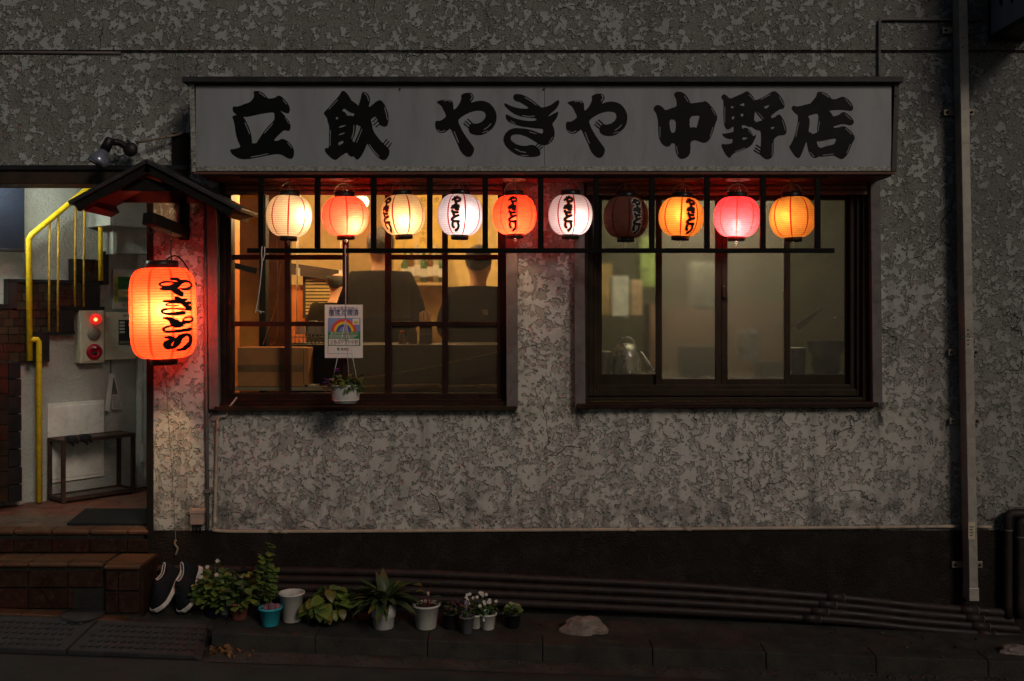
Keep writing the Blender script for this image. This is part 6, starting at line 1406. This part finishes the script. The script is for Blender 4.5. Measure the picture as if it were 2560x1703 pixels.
# ------------------------------------------------------------------ guests
SKIN = M('skin', (.52,.28,.17), .55, var=.08, bump=.05)
def skin_obj(name, J, E_, root, mat, parent, sub=2):
    ks = list(J); idx = {k: i for i, k in enumerate(ks)}
    me = bpy.data.meshes.new(name); me.from_pydata([J[k][0] for k in ks], [(idx[a], idx[b]) for a, b in E_], []); me.update()
    o = bpy.data.objects.new(name, me); COL.objects.link(o); o.parent = parent; me.materials.append(mat)
    md = o.modifiers.new('skin', 'SKIN'); md.use_smooth_shade = True
    for i, k in enumerate(ks):
        sv = me.skin_vertices[0].data[i]; r_ = J[k][1]; sv.radius = r_ if isinstance(r_, tuple) else (r_, r_); sv.use_root = (k == root)
    ss = o.modifiers.new('subdivision', 'SUBSURF'); ss.levels = sub; ss.render_levels = sub
    return o
def person(x, y, facing, label, jacket, trousers, hair, h=1.7, lean=.12, look=0.0, bald=False, arm=1.0, girth=1.0):
    g = empty('person', (x, y, .431), label, 'person', 'guests standing in the bar', (0, 0, facing))
    k = h/1.7
    def L(p): return (p[0]*k, p[1]*k + max(0, p[2]-.9)*lean, p[2]*k)
    J = {'pelvis': ((0,0,.93), (.15,.11)), 'waist': ((0,.0,1.08), (.14,.10)), 'chest': ((0,0,1.26), (.165,.11)), 'collar': ((0,-.005,1.40), (.10,.075)), 'neck': ((0,.012,1.475), .056), 'jaw': ((0,.03,1.545), (.076,.088)), 'head': ((0,.026,1.62), (.092,.108)), 'crown': ((0,.014,1.69), (.074,.086)),
         'nose': ((0,.135,1.59), .012), 'earL': ((-.084,.02,1.60), .016), 'earR': ((.084,.02,1.60), .016)}
    E_ = [('pelvis','waist'),('waist','chest'),('chest','collar'),('collar','neck'),('neck','jaw'),('jaw','head'),('head','crown'),('head','nose'),('head','earL'),('head','earR')]
    for s_, n_ in ((-1,'L'), (1,'R')):
        J.update({'sh'+n_: ((.175*s_,0,1.375), .062), 'el'+n_: ((.245*s_,.06*arm,1.12), .046), 'wr'+n_: ((.16*s_,.28*arm,1.06+.03*arm), .031), 'pa'+n_: ((.145*s_,.345*arm,1.065+.03*arm), (.036,.018))})
        E_ += [('chest','sh'+n_), ('sh'+n_,'el'+n_), ('el'+n_,'wr'+n_), ('wr'+n_,'pa'+n_)]
        for f__, (dx, ln) in enumerate(((-.028,.05), (-.010,.072), (.008,.078), (.024,.07), (.038,.056))):
            J['f%d%s' % (f__, n_)] = ((.145*s_ + dx*s_*-1, .345*arm+ln*.6, 1.06+.03*arm), .010); J['t%d%s' % (f__, n_)] = ((.145*s_ + dx*s_*-1.1, .345*arm+ln, 1.035+.03*arm), .008)
            E_ += [('pa'+n_, 'f%d%s' % (f__, n_)), ('f%d%s' % (f__, n_), 't%d%s' % (f__, n_))]
        J.update({'hip'+n_: ((.09*s_,0,.84), .095), 'kn'+n_: ((.10*s_,.015,.48), .062), 'an'+n_: ((.105*s_,-.02,.09), .042), 'to'+n_: ((.11*s_,.13,.035), .034)})
        E_ += [('pelvis','hip'+n_), ('hip'+n_,'kn'+n_), ('kn'+n_,'an'+n_), ('an'+n_,'to'+n_)]
    J = {a: (L(p), tuple(q*k for q in r_) if isinstance(r_, tuple) else r_*k) for a, (p, r_) in J.items()}
    skin_obj('body', J, E_, 'pelvis', SKIN, g)
    ck = ['pelvis','waist','chest','collar'] + [a+b for a in ('sh','el','wr') for b in 'LR']
    def fat(v, ex): r_ = J[v][1]; return (J[v][0], tuple(q*girth+ex for q in r_) if isinstance(r_, tuple) else r_*girth+ex)
    JC = {v: fat(v, .024) for v in ck}; JC['hem'] = (L((0,0,.82)), (.175*k*girth,.135*k*girth))
    EC = [('hem','pelvis'),('pelvis','waist'),('waist','chest'),('chest','collar')] + [(a+n_, b+n_) for n_ in 'LR' for a, b in (('sh','el'), ('el','wr'))] + [('chest','shL'), ('chest','shR')]
    jk = skin_obj('jacket', JC, EC, 'pelvis', jacket, g)
    JT = {v: fat(v, .016) for v in ('pelvis','hipL','hipR','knL','knR','anL','anR')}
    skin_obj('trousers', JT, [('pelvis','hipL'),('pelvis','hipR'),('hipL','knL'),('hipR','knR'),('knL','anL'),('knR','anR')], 'pelvis', trousers, g)
    hc = Vector(J['head'][0]) + Vector((0, -.014, .016)); mb = MB(); vs, fs = [], []; n, m_ = 20, 12; rr = random.Random(int(x*100))
    for i in range(m_+1):
        for j in range(n):
            az = 2*math.pi*j/n; back_ = -math.sin(az)                    # hair reaches lower at the back
            lo = -.95 if back_ > .2 else (-.35 if back_ > -.3 else .35)
            hi = .22 if bald else 1.0
            s_ = hi + (lo-hi)*i/m_; c_ = math.sqrt(max(0, 1-s_*s_)); rad = 1+.04*rr.random()
            vs.append(hc + Vector((.094*k*c_*math.cos(az)*rad, .112*k*c_*math.sin(az)*rad, .104*k*s_*rad)))
    for i in range(m_):
        for j in range(n): fs.append((i*n+j, i*n+(j+1) % n, (i+1)*n+(j+1) % n, (i+1)*n+j))
    mb.add(vs, fs, True); mb.build('hair', hair, g, local=True)
    return g, k, L
BLKJ = M('black_jacket', (.005,.0045,.004), .95, spec=.03, var=.25, bump=.4, bscale=20); DGJ = M('dark_green_grey_jacket', (.006,.0065,.006), .95, spec=.03, var=.25, bump=.4, bscale=18); OLJ = M('olive_jacket', (.022,.019,.012), .95, spec=.03, var=.2, bump=.3, bscale=20)
TRO = M('dark_trousers', (.015,.015,.018), .9); HAIR = M('black_hair', (.012,.010,.009), .5, bump=.8, bscale=160, stretch=(6,6,1)); HAIRG = M('greying_hair', (.06,.055,.05), .6, bump=.8, bscale=160)
person(X(952,1.25), 1.25, R(8), 'standing person in a black jacket with back to the window, behind the poster', BLKJ, TRO, HAIR, 1.71, .10, girth=1.22)
g, k, L = person(X(1190,1.02), 1.02, R(-10), 'standing person in a dark jacket with a small white mark on the back, right sash', DGJ, TRO, HAIR, 1.58, .10, girth=1.22)
mb = MB(); c = Vector(L((.085, -.158, 1.27)))
for i in range(3): mb.add([c+Vector((-.024+.004*i, -.001, .010-.012*i)), c+Vector((.018+.003*i, .006, .006-.012*i)), c+Vector((.022, .006, -.003-.012*i)), c+Vector((-.014+.004*i, -.001, .001-.012*i))], [(0,1,2,3)])
mb.build('jacket_mark', WHITEPL, g, local=True)
person(X(822,1.5), 1.5, R(-25), 'balding person in an olive jacket at the back of the bar beside the louvre', OLJ, TRO, HAIRG, 1.46, .16, bald=True)

# ------------------------------------------------------------------ kitchen behind the right window
KS = M('worn_stainless_steel', (.50,.50,.48), .28, metal=1.0, var=.2, bump=.05)
ZK = Z(945, .2)
mb = MB(); mb.box(RX+.07, X(2175,.2), .17, .85, ZK-.04, ZK); tag(mb.build('kitchen_worktop', KS, bevel=.004), 'steel kitchen worktop just inside the sliding window', 'worktop')
kt = empty('steel_pot', (X(1566,.33), .33, ZK), 'shiny steel pot with domed lid on the kitchen worktop', 'pot')
f3 = S*F(.33)
mb = MB(); mb.lathe([(.0005,.001),(34*f3,.001),(36*f3,.006),(36*f3,48*f3),(38*f3,49*f3),(38*f3,51*f3)], 32, smooth=True); mb.build('body', KS, kt, local=True)
mb = MB(); mb.lathe([(37.5*f3,51.5*f3),(33*f3,66*f3),(22*f3,80*f3),(.0005,84*f3)], 32); mb.build('lid', KS, kt, local=True)
mb = MB(); mb.tube([(20*f3*math.cos(a), 0, 80*f3+18*f3*math.sin(a)) for a in [math.pi*i/10 for i in range(11)]], .006, 8); mb.build('handle', KS, kt, local=True)
mb = MB(); mb.tube([P(1600, 880, .28), P(1632, 925, .26), P(1642, 932, .26)], .011, 10); mb.build('spout', KS, kt)
bn = empty('ribbed_tin', (X(1508,.36), .36, ZK), 'ribbed pale tin at the left of the kitchen worktop', 'tin')
mb = MB(); mb.lathe([(.0005,0)] + [(.045+(.002 if i % 2 else 0), .008*i) for i in range(18)] + [(.048,.146),(.0005,.147)], 24); mb.build('tin', STEEL, bn, local=True)
thing_box('dark_crate', 1706, 1800, 868, 944, .34, .5, BLACKPL, 'blurred dark crate behind the frosted panes', 'crate')
thing_box('dark_pan', 1900, 1962, 905, 944, .3, .45, BLACKPL, 'low dark pan behind the frosted pane', 'pan')
bk = empty('white_bucket', (X(1996,.32), .32, ZK), 'translucent white bucket on the worktop in the right hand pane', 'bucket')
mb = MB(); mb.lathe([(.0005,.001),(.036,.001),(.044,.16),(.047,.162),(.047,.170),(.0005,.171)], 24); mb.build('bucket', WHITEPL, bk, local=True)
wk = empty('stacked_wok', (X(2065,.42), .42, ZK), 'dark stack of pans with a shiny foil edge in the right hand pane', 'pans')
mb = MB(); mb.lathe([(.0005,.0),(.07,.001),(.085,.06),(.085,.13),(.10,.135),(.11,.20),(.115,.205),(.0005,.206)], 28); mb.build('pan', M('blackened_pan', (.02,.018,.016), .4, metal=.4), wk, local=True)
mb = MB(); mb.poly([P(1985, 815, .34), P(2050, 770, .34), P(2058, 772, .34), P(2000, 826, .34)], (0,.004,0)); mb.build('foil', WHITEPAINT, wk)
mb = MB(); mb.tube([P(2085, 795, .36), P(2103, 795, .36)], .004, 6); mb.build('handle', KS, wk)
thing_box('white_apron', 1528, 1572, 690, 795, .95, 1.05, M('white_cloth', (.80,.82,.76), .8, bump=.3, bscale=12), 'blurred pale cloth hanging in the kitchen behind the left pane', 'cloth', .012)
thing_box('beige_cloth', 1577, 1606, 700, 792, .96, 1.0, M('beige_cloth', (.50,.36,.22), .8, bump=.2), 'blurred beige cloth hanging beside the pale one', 'cloth', .01)
thing_box('white_sheet', 1725, 1795, 655, 772, .62, .66, M('white_cloth', (.70,.72,.66), .8), 'blurred white sheet behind the frosted pane', 'sheet', .015)
thing_box('brown_cupboard', 1625, 1960, 760, 945, 1.2, 1.5, M('brown_cupboard', (.22,.13,.09), .6), 'blurred brown cupboard at the back of the kitchen', 'cupboard')
thing_box('green_shelf', 1600, 1640, 590, 720, 1.3, 1.5, M('green_packets', (.22,.30,.09), .7, var=.4, scale=14), 'blurred green packets on a kitchen shelf', 'packets', .01)
thing_box('pale_carton', 1470, 1530, 660, 790, 1.3, 1.6, M('tan_carton', (.36,.25,.10), .7, var=.2), 'blurred tan carton on a kitchen shelf', 'carton', .01)
mb = MB(); wbx = (X(1800,.5), X(1960,.5))
thing_box('steel_bowl_stack', 1850, 1905, 825, 905, .5, .62, KS, 'blurred stack of steel bowls behind the second frosted pane', 'bowls', .03)
kl = empty('kitchen_light', (X(1720,.55), .55, 2.6), 'greenish fluorescent lamp on the kitchen ceiling', 'lamp')
mb = MB(); mb.box(X(1560,.55), X(1860,.55), .51, .59, 2.575, 2.619); mb.build('fitting', WHITEPL, kl)
mb = MB(); mb.tube([P(1570, 0, .55).xy.to_3d()+Vector((0,0,2.555)), P(1850, 0, .55).xy.to_3d()+Vector((0,0,2.555))], .016, 10); mb.build('tube', emissive('kitchen_tube', (1,.85,.53), 190.0), kl)
